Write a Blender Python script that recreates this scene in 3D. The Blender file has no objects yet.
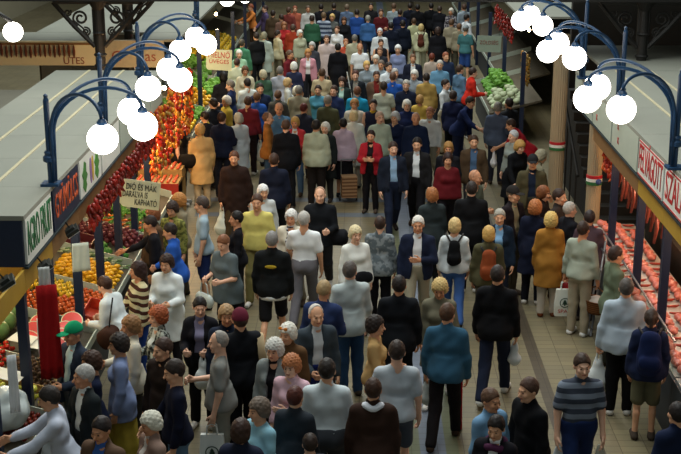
import bpy, bmesh, math, random
import numpy as np
from mathutils import Vector, Matrix
R = random.Random(7)
SC = bpy.context.scene
COL = SC.collection
PI = math.pi
rad = math.radians
# ------------------------------------------------------------------ camera
H, F = 6.6, 1250.0
PITCH = math.atan(368.0 / F)
CP, SP = math.cos(PITCH), math.sin(PITCH)
YAW = math.atan(21.5 * CP / F)
cam = bpy.data.cameras.new('camera')
cam.sensor_width = 36.0
cam.lens = 36.0 * F / 681.0
cam.clip_end = 300
co = bpy.data.objects.new('camera', cam); COL.objects.link(co)
co.location = (0, 0, H)
co.rotation_euler = (PI / 2 - PITCH, 0, YAW)
SC.camera = co
CM = co.rotation_euler.to_matrix()

def ray(u, v):
    return CM @ Vector(((u - 340.5) / F, -(v - 227.0) / F, -1.0))

def at(u, v, z=0.0):
    """where the sight line through a pixel of the photograph meets the level z"""
    d = ray(u, v); t = (z - H) / d.z
    return Vector((d.x * t, d.y * t, z))

def atx(u, v, x):
    d = ray(u, v); t = x / d.x
    return Vector((x, d.y * t, H + d.z * t))

def aty(u, v, y):
    d = ray(u, v); t = y / d.y
    return Vector((d.x * t, y, H + d.z * t))

# ------------------------------------------------------------------ materials
def lin(h):
    r = []
    for i in (0, 2, 4):
        c = int(h[i:i + 2], 16) / 255.0
        r.append(c / 12.92 if c <= .04045 else ((c + .055) / 1.055) ** 2.4)
    return (*r, 1.0)

MATS = {}
def nodes(name):
    m = bpy.data.materials.new(name); m.use_nodes = True
    nt = m.node_tree
    return m, nt, nt.nodes['Principled BSDF']

def noisy(name, hx, rough=.6, amount=.18, scale=12., metal=0., bump=0., coat=0., hx2=None, spec=.4):
    """a plain surface whose colour wanders a little"""
    if name in MATS: return MATS[name]
    m, nt, b = nodes(name)
    c = lin(hx)
    tc = nt.nodes.new('ShaderNodeTexCoord')
    n = nt.nodes.new('ShaderNodeTexNoise'); n.inputs['Scale'].default_value = scale; n.inputs['Detail'].default_value = 4
    nt.links.new(tc.outputs['Object'], n.inputs['Vector'])
    mx = nt.nodes.new('ShaderNodeMix'); mx.data_type = 'RGBA'
    nt.links.new(n.outputs['Fac'], mx.inputs['Factor'])
    if hx2:
        mx.inputs['A'].default_value = c; mx.inputs['B'].default_value = lin(hx2)
    else:
        mx.inputs['A'].default_value = tuple(x * (1 - amount) for x in c[:3]) + (1,)
        mx.inputs['B'].default_value = tuple(min(1, x * (1 + amount)) for x in c[:3]) + (1,)
    nt.links.new(mx.outputs['Result'], b.inputs['Base Color'])
    b.inputs['Roughness'].default_value = rough
    b.inputs['Metallic'].default_value = metal
    b.inputs['Specular IOR Level'].default_value = spec
    if coat: b.inputs['Coat Weight'].default_value = coat
    if bump:
        bp = nt.nodes.new('ShaderNodeBump'); bp.inputs['Strength'].default_value = bump; bp.inputs['Distance'].default_value = .01
        nt.links.new(n.outputs['Fac'], bp.inputs['Height']); nt.links.new(bp.outputs['Normal'], b.inputs['Normal'])
    MATS[name] = m
    return m

def cloth(hx):
    return noisy('cloth ' + hx, hx, .85, .2, 9., spec=.15)

def banded(name, hx1, hx2, axis='Z', period=.08, duty=.5, rough=.85):
    """stripes woven or printed in a cloth"""
    if name in MATS: return MATS[name]
    m, nt, b = nodes(name)
    tc = nt.nodes.new('ShaderNodeTexCoord'); sp = nt.nodes.new('ShaderNodeSeparateXYZ')
    nt.links.new(tc.outputs['Object'], sp.inputs[0])
    md = nt.nodes.new('ShaderNodeMath'); md.operation = 'WRAP'
    md.inputs[1].default_value = 1.0; md.inputs[2].default_value = 0.0
    dv = nt.nodes.new('ShaderNodeMath'); dv.operation = 'DIVIDE'; dv.inputs[1].default_value = period
    nt.links.new(sp.outputs[axis], dv.inputs[0]); nt.links.new(dv.outputs[0], md.inputs[0])
    gt = nt.nodes.new('ShaderNodeMath'); gt.operation = 'GREATER_THAN'; gt.inputs[1].default_value = duty
    nt.links.new(md.outputs[0], gt.inputs[0])
    mx = nt.nodes.new('ShaderNodeMix'); mx.data_type = 'RGBA'
    mx.inputs['A'].default_value = lin(hx1); mx.inputs['B'].default_value = lin(hx2)
    nt.links.new(gt.outputs[0], mx.inputs['Factor']); nt.links.new(mx.outputs['Result'], b.inputs['Base Color'])
    b.inputs['Roughness'].default_value = rough; b.inputs['Specular IOR Level'].default_value = .15
    MATS[name] = m
    return m

def mottled(name, hx1, hx2, scale=14., rough=.85):
    if name in MATS: return MATS[name]
    m, nt, b = nodes(name)
    tc = nt.nodes.new('ShaderNodeTexCoord'); n = nt.nodes.new('ShaderNodeTexNoise')
    n.inputs['Scale'].default_value = scale; n.inputs['Detail'].default_value = 1
    nt.links.new(tc.outputs['Object'], n.inputs['Vector'])
    rp = nt.nodes.new('ShaderNodeValToRGB')
    rp.color_ramp.elements[0].position = .44; rp.color_ramp.elements[0].color = lin(hx1)
    rp.color_ramp.elements[1].position = .56; rp.color_ramp.elements[1].color = lin(hx2)
    nt.links.new(n.outputs['Fac'], rp.inputs[0]); nt.links.new(rp.outputs[0], b.inputs['Base Color'])
    b.inputs['Roughness'].default_value = rough; b.inputs['Specular IOR Level'].default_value = .15
    MATS[name] = m
    return m

def fabric(code):
    """a hex colour, or st:hex:hex:period / mo:hex:hex:scale for stripes and mottles"""
    p = code.split(':')
    if p[0] == 'st': return banded(code, p[1], p[2], 'Z', float(p[3]))
    if p[0] == 'mo': return mottled(code, p[1], p[2], float(p[3]))
    return cloth(code)

def glow(name, hx, s):
    if name in MATS: return MATS[name]
    m, nt, b = nodes(name)
    b.inputs['Base Color'].default_value = lin(hx)
    b.inputs['Emission Color'].default_value = lin(hx)
    b.inputs['Emission Strength'].default_value = s
    MATS[name] = m
    return m

# ------------------------------------------------------------------ linking and tagging
def link(name, data, parent=None, loc=None, rot=None):
    o = bpy.data.objects.new(name, data); COL.objects.link(o)
    if parent is not None: o.parent = parent
    if loc is not None: o.location = loc
    if rot is not None: o.rotation_euler = rot
    return o

def tag(o, label=None, cat=None, group=None, kind=None):
    if label: o['label'] = label
    if cat: o['category'] = cat
    if group: o['group'] = group
    if kind: o['kind'] = kind
    return o

def empty(name, loc, rz=0, label=None, cat=None, group=None):
    o = link(name, None, None, loc, (0, 0, rz)); o.empty_display_size = .1
    return tag(o, label, cat, group)

def copy_tree(o, parent=None):
    c = o.copy(); COL.objects.link(c)
    if parent is not None: c.parent = parent
    for ch in list(o.children): copy_tree(ch, c)
    return c

# ------------------------------------------------------------------ mesh building
class MB:
    """collects simple solids that together make ONE mesh"""
    def __init__(s): s.bm = bmesh.new()
    def add(s, verts, faces):
        vs = [s.bm.verts.new(v) for v in verts]
        for f in faces:
            try: s.bm.faces.new([vs[i] for i in f])
            except ValueError: pass
        return s
    def box(s, lo, hi, m=None):
        x0, y0, z0 = lo; x1, y1, z1 = hi
        v = [Vector(p) for p in ((x0,y0,z0),(x1,y0,z0),(x1,y1,z0),(x0,y1,z0),(x0,y0,z1),(x1,y0,z1),(x1,y1,z1),(x0,y1,z1))]
        if m is not None: v = [m @ p for p in v]
        return s.add(v, [(0,3,2,1),(4,5,6,7),(0,1,5,4),(1,2,6,5),(2,3,7,6),(3,0,4,7)])
    def tube(s, pts, rs, n=8, caps=True):
        pts = [Vector(p) for p in pts]
        if not hasattr(rs, '__len__'): rs = [rs] * len(pts)
        rings = []; up = None
        for i, p in enumerate(pts):
            t = (pts[min(i + 1, len(pts) - 1)] - pts[max(i - 1, 0)]).normalized()
            if up is None:
                up = t.orthogonal().normalized()
            up = (up - t * up.dot(t)).normalized(); w = t.cross(up)
            rings.append([s.bm.verts.new(p + (up * math.cos(2*PI*k/n) + w * math.sin(2*PI*k/n)) * rs[i]) for k in range(n)])
        for a, b in zip(rings, rings[1:]):
            for k in range(n): s.bm.faces.new((a[k], a[(k+1) % n], b[(k+1) % n], b[k]))
        if caps:
            s.bm.faces.new(rings[0][::-1]); s.bm.faces.new(rings[-1])
        return s
    def lathe(s, prof, n=16, m=None):
        """(radius, z) pairs turned about z"""
        rings = []
        for r, z in prof:
            if r < 1e-5:
                p = Vector((0, 0, z)); rings.append([s.bm.verts.new(m @ p if m is not None else p)])
            else:
                ring = []
                for k in range(n):
                    p = Vector((r*math.cos(2*PI*k/n), r*math.sin(2*PI*k/n), z))
                    ring.append(s.bm.verts.new(m @ p if m is not None else p))
                rings.append(ring)
        for a, b in zip(rings, rings[1:]):
            for k in range(n):
                q = [a[k % len(a)], a[(k+1) % len(a)], b[(k+1) % len(b)], b[k % len(b)]]
                q = list(dict.fromkeys(q))
                if len(q) > 2:
                    try: s.bm.faces.new(q)
                    except ValueError: pass
        if len(rings[0]) > 1: s.bm.faces.new(rings[0][::-1])
        if len(rings[-1]) > 1: s.bm.faces.new(rings[-1])
        return s
    def ball(s, c, r, n=10, sc=(1,1,1)):
        prof = [(r*math.sin(PI*i/n), -r*math.cos(PI*i/n)) for i in range(n+1)]
        prof[0] = (0, -r); prof[-1] = (0, r)
        return s.lathe(prof, n*2-4 if n > 6 else n+2, Matrix.Translation(c) @ Matrix.Diagonal((*sc, 1)))
    def prism(s, poly, axis_m, depth):
        """outline in local xy thickened along local z, placed by axis_m"""
        n = len(poly)
        v = [axis_m @ Vector((x, y, 0)) for x, y in poly] + [axis_m @ Vector((x, y, depth)) for x, y in poly]
        return s.add(v, [tuple(range(n))[::-1], tuple(range(n, 2*n))] + [(i, (i+1) % n, n+(i+1) % n, n+i) for i in range(n)])
    def mesh(s, name, mat, smooth=False):
        bmesh.ops.recalc_face_normals(s.bm, faces=s.bm.faces[:])
        me = bpy.data.meshes.new(name); s.bm.to_mesh(me); s.bm.free()
        if smooth: me.polygons.foreach_set('use_smooth', [True]*len(me.polygons))
        for m in (mat if isinstance(mat, (list, tuple)) else [mat]): me.materials.append(m)
        return me
    def build(s, name, mat, parent=None, loc=None, rot=None, smooth=False):
        return link(name, s.mesh(name, mat, smooth), parent, loc, rot)

def text(name, body, size, mat, parent, matrix, width=None, depth=.006, sx=1.0, align='CENTER'):
    """raised lettering: local x along the writing, y up, z out of the board"""
    cu = bpy.data.curves.new(name, 'FONT'); cu.body = body; cu.size = size
    cu.align_x = align; cu.align_y = 'CENTER'; cu.extrude = depth; cu.resolution_u = 3
    tmp = bpy.data.objects.new(name, cu); COL.objects.link(tmp)
    bpy.context.view_layer.update()
    me = bpy.data.meshes.new_from_object(tmp.evaluated_get(bpy.context.evaluated_depsgraph_get()))
    bpy.data.objects.remove(tmp)
    xs = [v.co.x for v in me.vertices]
    k = sx if width is None else width / (max(xs) - min(xs))
    me.transform(Matrix.Diagonal((k, 1, 1, 1)))
    me.materials.clear(); me.materials.append(mat)
    o = link(name, me, parent); o.matrix_local = matrix
    return o

def frame(o, x, y, z):
    m = Matrix((x, y, z)).transposed().to_4x4(); m.translation = o
    return m
# ------------------------------------------------------------------ figures: smooth distance fields turned into one continuous surface
f32 = np.float32
def rotx(a):
    c, s = math.cos(a), math.sin(a); return np.array(((1,0,0),(0,c,-s),(0,s,c)))
def rotz(a):
    c, s = math.cos(a), math.sin(a); return np.array(((c,-s,0),(s,c,0),(0,0,1)))

class Fr:
    """a local frame: origin and rotation"""
    def __init__(s, o, r): s.o = np.array(o, float); s.r = r
    def w(s, p): return s.o + s.r @ np.array(p, float)
WORLD = Fr((0,0,0), np.eye(3))

class Field:
    def __init__(s): s.pr = []; s.cuts = []
    def cap(s, a, b, ra, rb=None, k=.03, fr=WORLD, sc=(1,1,1), op='u'):
        rb = ra if rb is None else rb
        a = np.array(a, float); b = np.array(b, float); sc = np.array(sc, float)
        pa, pb = fr.w(a), fr.w(b); m = max(ra, rb)*max(1., sc.max()) + (k if op == 'u' else 0) + .02
        s.pr.append((a/sc, b/sc, ra, rb, k, fr, sc, op, np.minimum(pa, pb)-m, np.maximum(pa, pb)+m)); return s
    def pair(s, x, y, z, r, k=.06, fr=WORLD, sc=(1,1,1)):
        return s.cap((-x,y,z), (x,y,z), r, r, k, fr, sc)
    def ell(s, c, r, k=.02, fr=WORLD, op='u'):
        m = min(r); return s.cap(c, c, m, m, k, fr, np.array(r)/m, op)
    def fn(s, f, lo, hi, k=.03, fr=WORLD):
        s.pr.append((f, None, 0, 0, k, fr, None, 'f', np.array(lo, float), np.array(hi, float))); return s
    def cut(s, f, fr=WORLD): s.cuts.append((f, fr)); return s

    def mesh(s, base, fine=()):
        lo = np.min([p[8] for p in s.pr if p[7] != 's'], 0); hi = np.max([p[9] for p in s.pr if p[7] != 's'], 0)
        ax = []
        for i in range(3):
            c = [lo[i]]
            while c[-1] < hi[i]:
                st = base
                for flo, fhi, fs in fine:
                    if flo[i] - st < c[-1] < fhi[i]: st = min(st, fs)
                c.append(c[-1] + st)
            ax.append(np.array(c, f32))
        X, Y, Z = ax
        d = np.full((len(X), len(Y), len(Z)), .2, f32)
        def loc(fr, sl):
            x = X[sl[0]][:,None,None] - f32(fr.o[0]); y = Y[sl[1]][None,:,None] - f32(fr.o[1]); z = Z[sl[2]][None,None,:] - f32(fr.o[2])
            r = fr.r.astype(f32)
            return [x*r[0,j] + y*r[1,j] + z*r[2,j] for j in range(3)]
        for a, b, ra, rb, k, fr, sc, op, blo, bhi in s.pr:
            sl = tuple(slice(int(np.searchsorted(q, l)), int(np.searchsorted(q, h))) for q, l, h in zip(ax, blo, bhi))
            if any(t.stop - t.start < 1 for t in sl): continue
            L = loc(fr, sl)
            if op == 'f': v = a(*L)
            else:
                L = [l/f32(c) for l, c in zip(L, sc)]
                ab = b - a; n = float(ab @ ab)
                if n < 1e-12:
                    v = np.sqrt(sum((l-f32(q))**2 for l, q in zip(L, a))) - f32(ra)
                else:
                    t = np.clip(sum((l-f32(q))*f32(e) for l, q, e in zip(L, a, ab))/f32(n), 0, 1)
                    v = np.sqrt(sum((l-f32(q)-t*f32(e))**2 for l, q, e in zip(L, a, ab))) - (f32(ra) + t*f32(rb-ra))
                v = v*f32(min(sc))
            cur = d[sl]
            if op == 's': v = -v; h = np.clip(.5 - .5*(v-cur)/f32(k), 0, 1); d[sl] = v*(1-h) + cur*h + f32(k)*h*(1-h)
            else: h = np.clip(.5 + .5*(cur-v)/f32(k), 0, 1); d[sl] = cur*(1-h) + v*h - f32(k)*h*(1-h)
        full = (slice(None),)*3
        for f, fr in s.cuts: d = f(d, *loc(fr, full))
        d[0]=d[-1]=.1; d[:,0]=d[:,-1]=.1; d[:,:,0]=d[:,:,-1]=.1
        return surfnet(d, X, Y, Z)

OFF = [(a,b,c) for a in (0,1) for b in (0,1) for c in (0,1)]
def surfnet(d, X, Y, Z):
    s = d < 0
    cnt = np.zeros(tuple(n-1 for n in d.shape), np.int8)
    for a,b,c in OFF: cnt += s[a:d.shape[0]-1+a, b:d.shape[1]-1+b, c:d.shape[2]-1+c]
    act = (cnt > 0) & (cnt < 8)
    I, J, K = np.nonzero(act)
    idx = np.full(act.shape, -1, np.int32); idx[I,J,K] = np.arange(len(I))
    val = {o: d[I+o[0], J+o[1], K+o[2]] for o in OFF}
    acc = np.zeros((len(I),3)); n = np.zeros(len(I))
    for o in OFF:
        for axn in range(3):
            if o[axn]: continue
            q = list(o); q[axn] = 1; q = tuple(q)
            va, vb = val[o], val[q]; m = (va < 0) != (vb < 0)
            t = np.where(m, va/np.where(m, va-vb, 1), 0)
            p = np.array(o, float)[None,:].repeat(len(I),0); p[:,axn] = t
            acc += p*m[:,None]; n += m
    acc /= n[:,None]
    V = np.stack([X[I]+acc[:,0]*(X[I+1]-X[I]), Y[J]+acc[:,1]*(Y[J+1]-Y[J]), Z[K]+acc[:,2]*(Z[K+1]-Z[K])], 1)
    Q = []
    for axn in range(3):
        sa = [slice(None)]*3; sb = [slice(None)]*3; sa[axn] = slice(0,-1); sb[axn] = slice(1,None)
        A, B = s[tuple(sa)], s[tuple(sb)]
        i,j,k = np.nonzero(A != B); pos = A[i,j,k]
        u, w = [(1,2),(2,0),(0,1)][axn]
        e = np.stack([i,j,k],1)
        def cell(du, dw):
            c = e.copy(); c[:,u] += du; c[:,w] += dw; return idx[c[:,0],c[:,1],c[:,2]]
        q = np.stack([cell(-1,-1), cell(0,-1), cell(0,0), cell(-1,0)],1)
        Q.append(np.where(pos[:,None], q, q[:,::-1]))
    return V, np.concatenate(Q)

def npmesh(name, V, Q, mats, mi=None):
    me = bpy.data.meshes.new(name)
    me.vertices.add(len(V)); me.vertices.foreach_set('co', V.astype(f32).ravel())
    me.loops.add(Q.size); me.loops.foreach_set('vertex_index', Q.astype(np.int32).ravel())
    me.polygons.add(len(Q)); me.polygons.foreach_set('loop_start', np.arange(0, Q.size, 4, dtype=np.int32))
    me.polygons.foreach_set('loop_total', np.full(len(Q), 4, np.int32))
    me.polygons.foreach_set('use_smooth', np.ones(len(Q), bool))
    for m in mats: me.materials.append(m)
    if mi is not None: me.polygons.foreach_set('material_index', mi.astype(np.int32))
    me.update(calc_edges=True)
    return me

def strands(hx):
    return noisy('hair '+hx, hx, .55, .45, 55., spec=.3, bump=.5)
ARMS = dict(d=(3,10,12,3), c=(2,14,4,0), g=(20,11,24,5), k=(-20,11,14,0), b=(12,10,80,20), f=(16,12,88,55), r=(55,6,22,5),
            u=(42,12,120,15), p=(-6,20,48,40), h=(22,8,128,8), o=(18,12,50,28))
def arm_chain(S, sh, side, code, Ra, s):
    sw, ab, fl, inw = (rad(q) for q in ARMS[code])
    up = Ra @ np.array((side*math.sin(ab), -math.sin(sw)*math.cos(ab), -math.cos(sw)*math.cos(ab)))
    fa = sw + fl
    fo = Ra @ np.array((side*math.sin(ab)*.5 - side*math.sin(inw), -math.sin(fa)*math.cos(inw), -math.cos(fa)*math.cos(inw)))
    fo /= np.linalg.norm(fo)
    el = sh + up*.285*s; wr = el + fo*.245*s
    n = np.array((-side, 0, 0.)) if code not in 'f' else np.array((0, 1., 0))
    n = n - fo*(n @ fo); n /= np.linalg.norm(n)
    w = np.cross(fo, n)
    if w @ np.array((0, -1, .6)) < 0: w = -w
    return dict(sh=sh, el=el, wr=wr, t=fo, n=n, w=w, grip=code in 'cobh')

def skeleton(h, pose, woman):
    s = h/1.72; S = dict(s=s)
    lean = 0; yaw = 0; pit = 4; legs = 's'; arms = 'dd'
    for tok in pose.split():
        if tok[0] == 'L': lean = float(tok[1:])
        elif tok[0] == 'y': yaw = float(tok[1:])
        elif tok[0] == 't': pit = float(tok[1:])
        elif len(tok) == 1: legs = tok
        else: arms = tok
    th, sk = .43*s, .41*s
    ang = {'s': ((1,2),(-1,2)), 'w': ((20,6),(-14,22)), 'x': ((-14,22),(20,6))}[legs]
    drops = [th*math.cos(rad(a)) + sk*math.cos(rad(a-b)) for a, b in ang]
    hz = .08*s + max(drops)
    S['legs'] = []
    for side, (a, b) in zip((-1, 1), ang):
        hp = np.array((side*.088*s, 0, hz)); o = side*.02*s
        kn = hp + np.array((o*.3, -math.sin(rad(a))*th, -math.cos(rad(a))*th))
        an = kn + np.array((o*.4, -math.sin(rad(a-b))*sk, -math.cos(rad(a-b))*sk))
        S['legs'].append((hp, kn, an))
    S['T'] = T = Fr((0, 0, hz+.03*s), rotx(rad(lean)))
    S['G'] = Fr((0, 0, hz+.03*s), np.eye(3))
    Ra = rotx(rad(lean*.45)); sw = .158 if woman else .178
    S['sw'] = sw*s
    S['arms'] = [arm_chain(S, T.w((side*sw*s, .008*s, .432*s)), side, c, Ra, s) for side, c in zip((-1, 1), arms)]
    nb = T.w((0, .012*s, .5*s)); S['nb'] = nb
    S['Hd'] = Fr(nb + rotx(rad(lean*.75)) @ np.array((0, -.02*s, .155*s)), rotz(rad(yaw)) @ rotx(rad(pit + lean*.45)))
    S['s0'] = s
    return S

def torso(F_, S, g, woman, t=0, k=.055):
    T = S['T']; s = S['s']; q = (1, .80, 1)
    W = 1.0 if not woman else .93
    F_.pair(.075*s*g, .0, .0, (.112*g+t)*s, k, T, q)
    F_.pair(.062*s*g, -.012*s, .14*s, (.104*g+t)*s, k, T, q)
    F_.pair(.073*s*W, .0, .31*s, (.108*(.5+.5*g)*W+t)*s, k, T, q)
    F_.pair(.112*s*W, .008*s, .418*s, (.056+t*.8)*s, k, T)
    F_.pair(.055*s, .05*s, -.035*s, (.088*g+t)*s, k, T)
    for x in (-1, 1): F_.cap((0, .018*s, .492*s), (x*.145*s*W, .01*s, .437*s), (.040+t*.6)*s, (.040+t*.7)*s, .04, T)
    if woman:
        F_.pair(.06*s, -.075*s, .295*s, (.052+t)*s, .04, T)
        F_.pair(.078*s*g, .012*s, -.04*s, (.104*g+t)*s, k, T, q)
    return F_

def hand(F_, A, s, fr=1.0):
    wr, t, n, w = A['wr'], A['t'], A['n'], A['w']
    P = lambda a, b, c: wr + (t*a + w*b + n*c)*s
    F_.cap(P(-.01,0,0), P(.03,0,0), .026*s, .03*s, .015)
    for b in (-.024, 0, .024): F_.cap(P(.03,b*.6,0), P(.082,b,0), .017*s, .014*s, .012)
    c1, c2 = ((1.0, 2.2) if A['grip'] else (.35, .85))
    for i, (b, ln) in enumerate(((.031, .040), (.0105, .046), (-.0105, .042), (-.031, .033))):
        r = (.0085 + .001*fr)*s
        p0 = P(.085, b, 0)
        p1 = p0 + (t*math.cos(c1) + n*math.sin(c1))*ln*s
        p2 = p1 + (t*math.cos(c2) + n*math.sin(c2))*ln*.95*s
        F_.cap(p0, p1, r, r*.95, .005); F_.cap(p1, p2, r*.95, r*.82, .005)
    q0 = P(.02, .028, .005); q1 = P(.055, .056, .018); q2 = P(.09, .056 if not A['grip'] else .04, .035)
    F_.cap(q0, q1, .014*s, .011*s, .008); F_.cap(q1, q2, .011*s, .009*s, .005)

def head(F_, S, girth, k=.012):
    Hf = S['Hd']; s = min(S['s'], 1.04) if S['s'] > .85 else S['s']**.4*.97; S['hs'] = s
    E = lambda c, r, kk=k, op='u': F_.ell([q*s for q in c], [q*s for q in r], kk, Hf, op)
    C = lambda a, b, ra, rb=None, kk=k: F_.cap([q*s for q in a], [q*s for q in b], ra*s, (rb or ra)*s, kk, Hf)
    F_.cap(S['nb'] - np.array((0,0,.03)), Hf.w((0, .02, -.05)), .056*S['s'], .052*S['s'], .04)
    E((0,.015,.02), (.074,.092,.096)); E((0,-.025,-.035), (.056+.006*(girth-1)*5,.064,.082), .03)
    C((-.03,-.032,-.082), (.03,-.032,-.082), .031); C((0,-.074,-.098), (0,-.074,-.099), .017)
    C((-.028,-.08,.018), (.028,-.08,.018), .011); C((-.036,-.062,-.03), (.036,-.062,-.03), .027)
    C((0,-.086,.0), (0,-.110,-.034), .009, .0135, .008)
    C((-.014,-.086,-.062), (.014,-.086,-.062), .0105, None, .006)
    for x in (-1, 1):
        E((x*.077,.012,-.012), (.013,.022,.032), .006)
        E((x*.031,-.1,.0), (.015,.016,.010), .008, 's')
        E((x*.031,-.076,.0), (.0115,.0115,.0115), .003)

HAIR = { # thickness, hairline (y -> lowest z)
 'short': (.013, ((-.2,.075),(-.07,.066),(-.03,.012),(.02,-.025),(.055,-.07),(.2,-.075))),
 'bald':  (.009, ((-.2,.3),(-.03,.3),(.0,-.01),(.03,-.03),(.06,-.07),(.2,-.075))),
 'perm':  (.026, ((-.2,.058),(-.06,.045),(-.03,-.03),(.0,-.06),(.06,-.085),(.2,-.09))),
 'curly': (.034, ((-.2,.055),(-.06,.04),(-.035,-.05),(.0,-.08),(.06,-.1),(.2,-.1))),
 'bob':   (.022, ((-.2,.055),(-.06,.04),(-.045,-.10),(.0,-.12),(.2,-.13))),
 'long':  (.022, ((-.2,.055),(-.06,.04),(-.045,-.13),(.0,-.16),(.05,-.4),(.2,-.4))),
 'bun':   (.014, ((-.2,.066),(-.06,.055),(-.03,.0),(.02,-.05),(.055,-.08),(.2,-.09))),
 'pony':  (.013, ((-.2,.066),(-.06,.055),(-.03,.0),(.02,-.05),(.055,-.08),(.2,-.09))),
}
def hair_mesh(S, style, base):
    Hf = S['Hd']; s = S['hs']
    t, line = HAIR[style]
    F_ = Field()
    E = lambda c, r, kk=.02: F_.ell([q*s for q in c], [q*s for q in r], kk, Hf)
    E((0,.018,.022), (.074+t,.092+t,.096+t))
    if style in ('perm', 'curly', 'bob', 'long'): E((0,.045,-.03), (.078+t*.8,.065+t*.6,.08))
    if style == 'long': F_.cap((0,.075*s,-.06*s), (0,.10*s,-.25*s), .068*s, .05*s, .04, Hf, (1.25,.6,1))
    if style == 'bun': F_.cap((0,.125*s,.0), (0,.126*s,.0), .042*s, None, .02, Hf)
    if style == 'pony': F_.cap((0,.11*s,.03*s), (0,.14*s,-.13*s), .03*s, .02*s, .02, Hf)
    ys = np.array([q[0] for q in line])*s; zs = np.array([q[1] for q in line])*s
    amp = {'curly': .010, 'perm': .007, 'long': .005, 'bob': .004}.get(style, .003)
    fq = {'curly': 120., 'perm': 95.}.get(style, 80.)
    def f(d, x, y, z):
        d = d + f32(amp)*np.sin(x*fq+1)*np.sin(y*fq*.9+2)*np.sin(z*fq*1.1)
        return np.maximum(d, (np.interp(y, ys, zs) - z).astype(f32)*f32(.8))
    F_.cut(f, Hf)
    return F_.mesh(base)

def hat_mesh(S, kind, base):
    Hf = S['Hd']; s = S['hs']; F_ = Field()
    t = .02
    F_.ell([q*s for q in (0,.016,.028)], [q*s for q in (.074+t,.092+t,.096+t)], .01, Hf)
    low = .032 if kind == 'cap' else .012
    F_.cut(lambda d, x, y, z: np.maximum(d, f32(low*s) - z), Hf)
    V, Q = F_.mesh(base)
    if kind == 'cap':
        G = Field(); G.ell([q*s for q in (0,-.125,.04)], [q*s for q in (.072,.075,.012)], .01, Hf)
        V2, Q2 = G.mesh(base*.8)
        return (V, Q), (V2, Q2)
    return (V, Q), None

def folds(F_, amp, seed):
    r = random.Random(seed); a, b, c = (r.uniform(0, 6) for _ in range(3)); q = r.uniform(24, 32)
    def f(d, x, y, z):
        n = np.sin(x*q + 2.6*np.sin(z*6+a) + b) * np.sin(y*q*.8 + 2.0*np.sin(z*7+c) + z*5) + .6*np.sin((x+y*.6)*q*.7 + z*q*1.15 + 1.5*np.sin(x*11+c))*np.sin(z*9 + x*7 + b)
        return d + f32(amp)*n
    F_.cut(f)

TOPS = { # thickness, sleeve (0..2 arm lengths), hem, collar, open front half-width
 'tee': (.013, .72, -.07, 0, 0), 'polo': (.014, .72, .03, 1, 0), 'tuck': (.013, .7, .05, 0, 0), 'shirt': (.014, 1.9, -.05, 1, 0), 'tucks': (.014, 1.9, .05, 1, 0),
 'sweat': (.019, 1.93, -.06, 0, 0), 'jacket': (.023, 1.95, -.12, 1, 0), 'suit': (.024, 1.93, -.17, 1, 0), 'open': (.023, 1.94, -.13, 1, .055), 'vest': (.022, 0, -.06, 0, 0),
 'coat': (.025, 1.95, -.42, 1, 0), 'copen': (.027, 1.95, -.36, 1, .05), 'tunic': (.018, .75, -.24, 0, 0), 'long': (.019, 1.93, -.22, 0, 0),
}
def top_mesh(S, kind, g, woman, base, seed, inner=False):
    t, slv, hem, collar, op = TOPS[kind]
    if inner: t, slv, hem, collar, op = .010, 0, .02, 1, 0
    T = S['T']; s = S['s']; F_ = Field(); torso(F_, S, g, woman, t)
    for A in S['arms']:
        if slv <= 0: continue
        sh, el, wr = A['sh'], A['el'], A['wr']
        e = t*.7
        if slv < 1: F_.cap(sh, sh + (el-sh)*slv, (.048+e)*s, (.054+e)*s, .04)
        else:
            F_.cap(sh, el, (.048+e)*s, (.042+e)*s, .04)
            F_.cap(el, el + (wr-el)*(slv-1), (.043+e)*s, (.034+e)*s, .02)
    if collar: F_.cap((0,.018*s,.50*s), (0,-.006*s,.56*s), (.06+t*.3)*s, (.062+t*.3)*s, .015, T)
    if hem < -.03:
        G = S['G'] if hem < -.2 else T; r0 = (.148*g+t)*s; fl = .10 if hem < -.2 else .03; wx = 1.20
        F_.fn(lambda x, y, z: np.maximum((np.sqrt((x/wx)**2 + (y/.92)**2) - (r0 - np.where(z > 0, z*.3, z*fl)))*.85, np.maximum(z - .16*s, hem*s - z)).astype(f32),
              G.o + np.array((-.36,-.36,hem*s-.03)), G.o + np.array((.36,.34,.24)), .06, G)
    neck = .56 if collar else .525
    def f(d, x, y, z):
        d = np.maximum(d, z - f32(neck*s) - np.minimum(y, .02)*f32(.55))
        d = np.maximum(d, (f32(hem*s) - z)) if hem >= -.2 else d
        if op: d = np.maximum(d, -np.maximum(np.abs(x) - f32(op*s) - np.clip(.2*s-z, 0, .3)*f32(.12), y + f32(.03)))
        return d
    F_.cut(f, T)
    if base < .022: folds(F_, .0055 if kind in ('jacket','suit','coat','open','copen','sweat','shirt') else .0038, seed)
    return F_.mesh(base)

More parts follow.
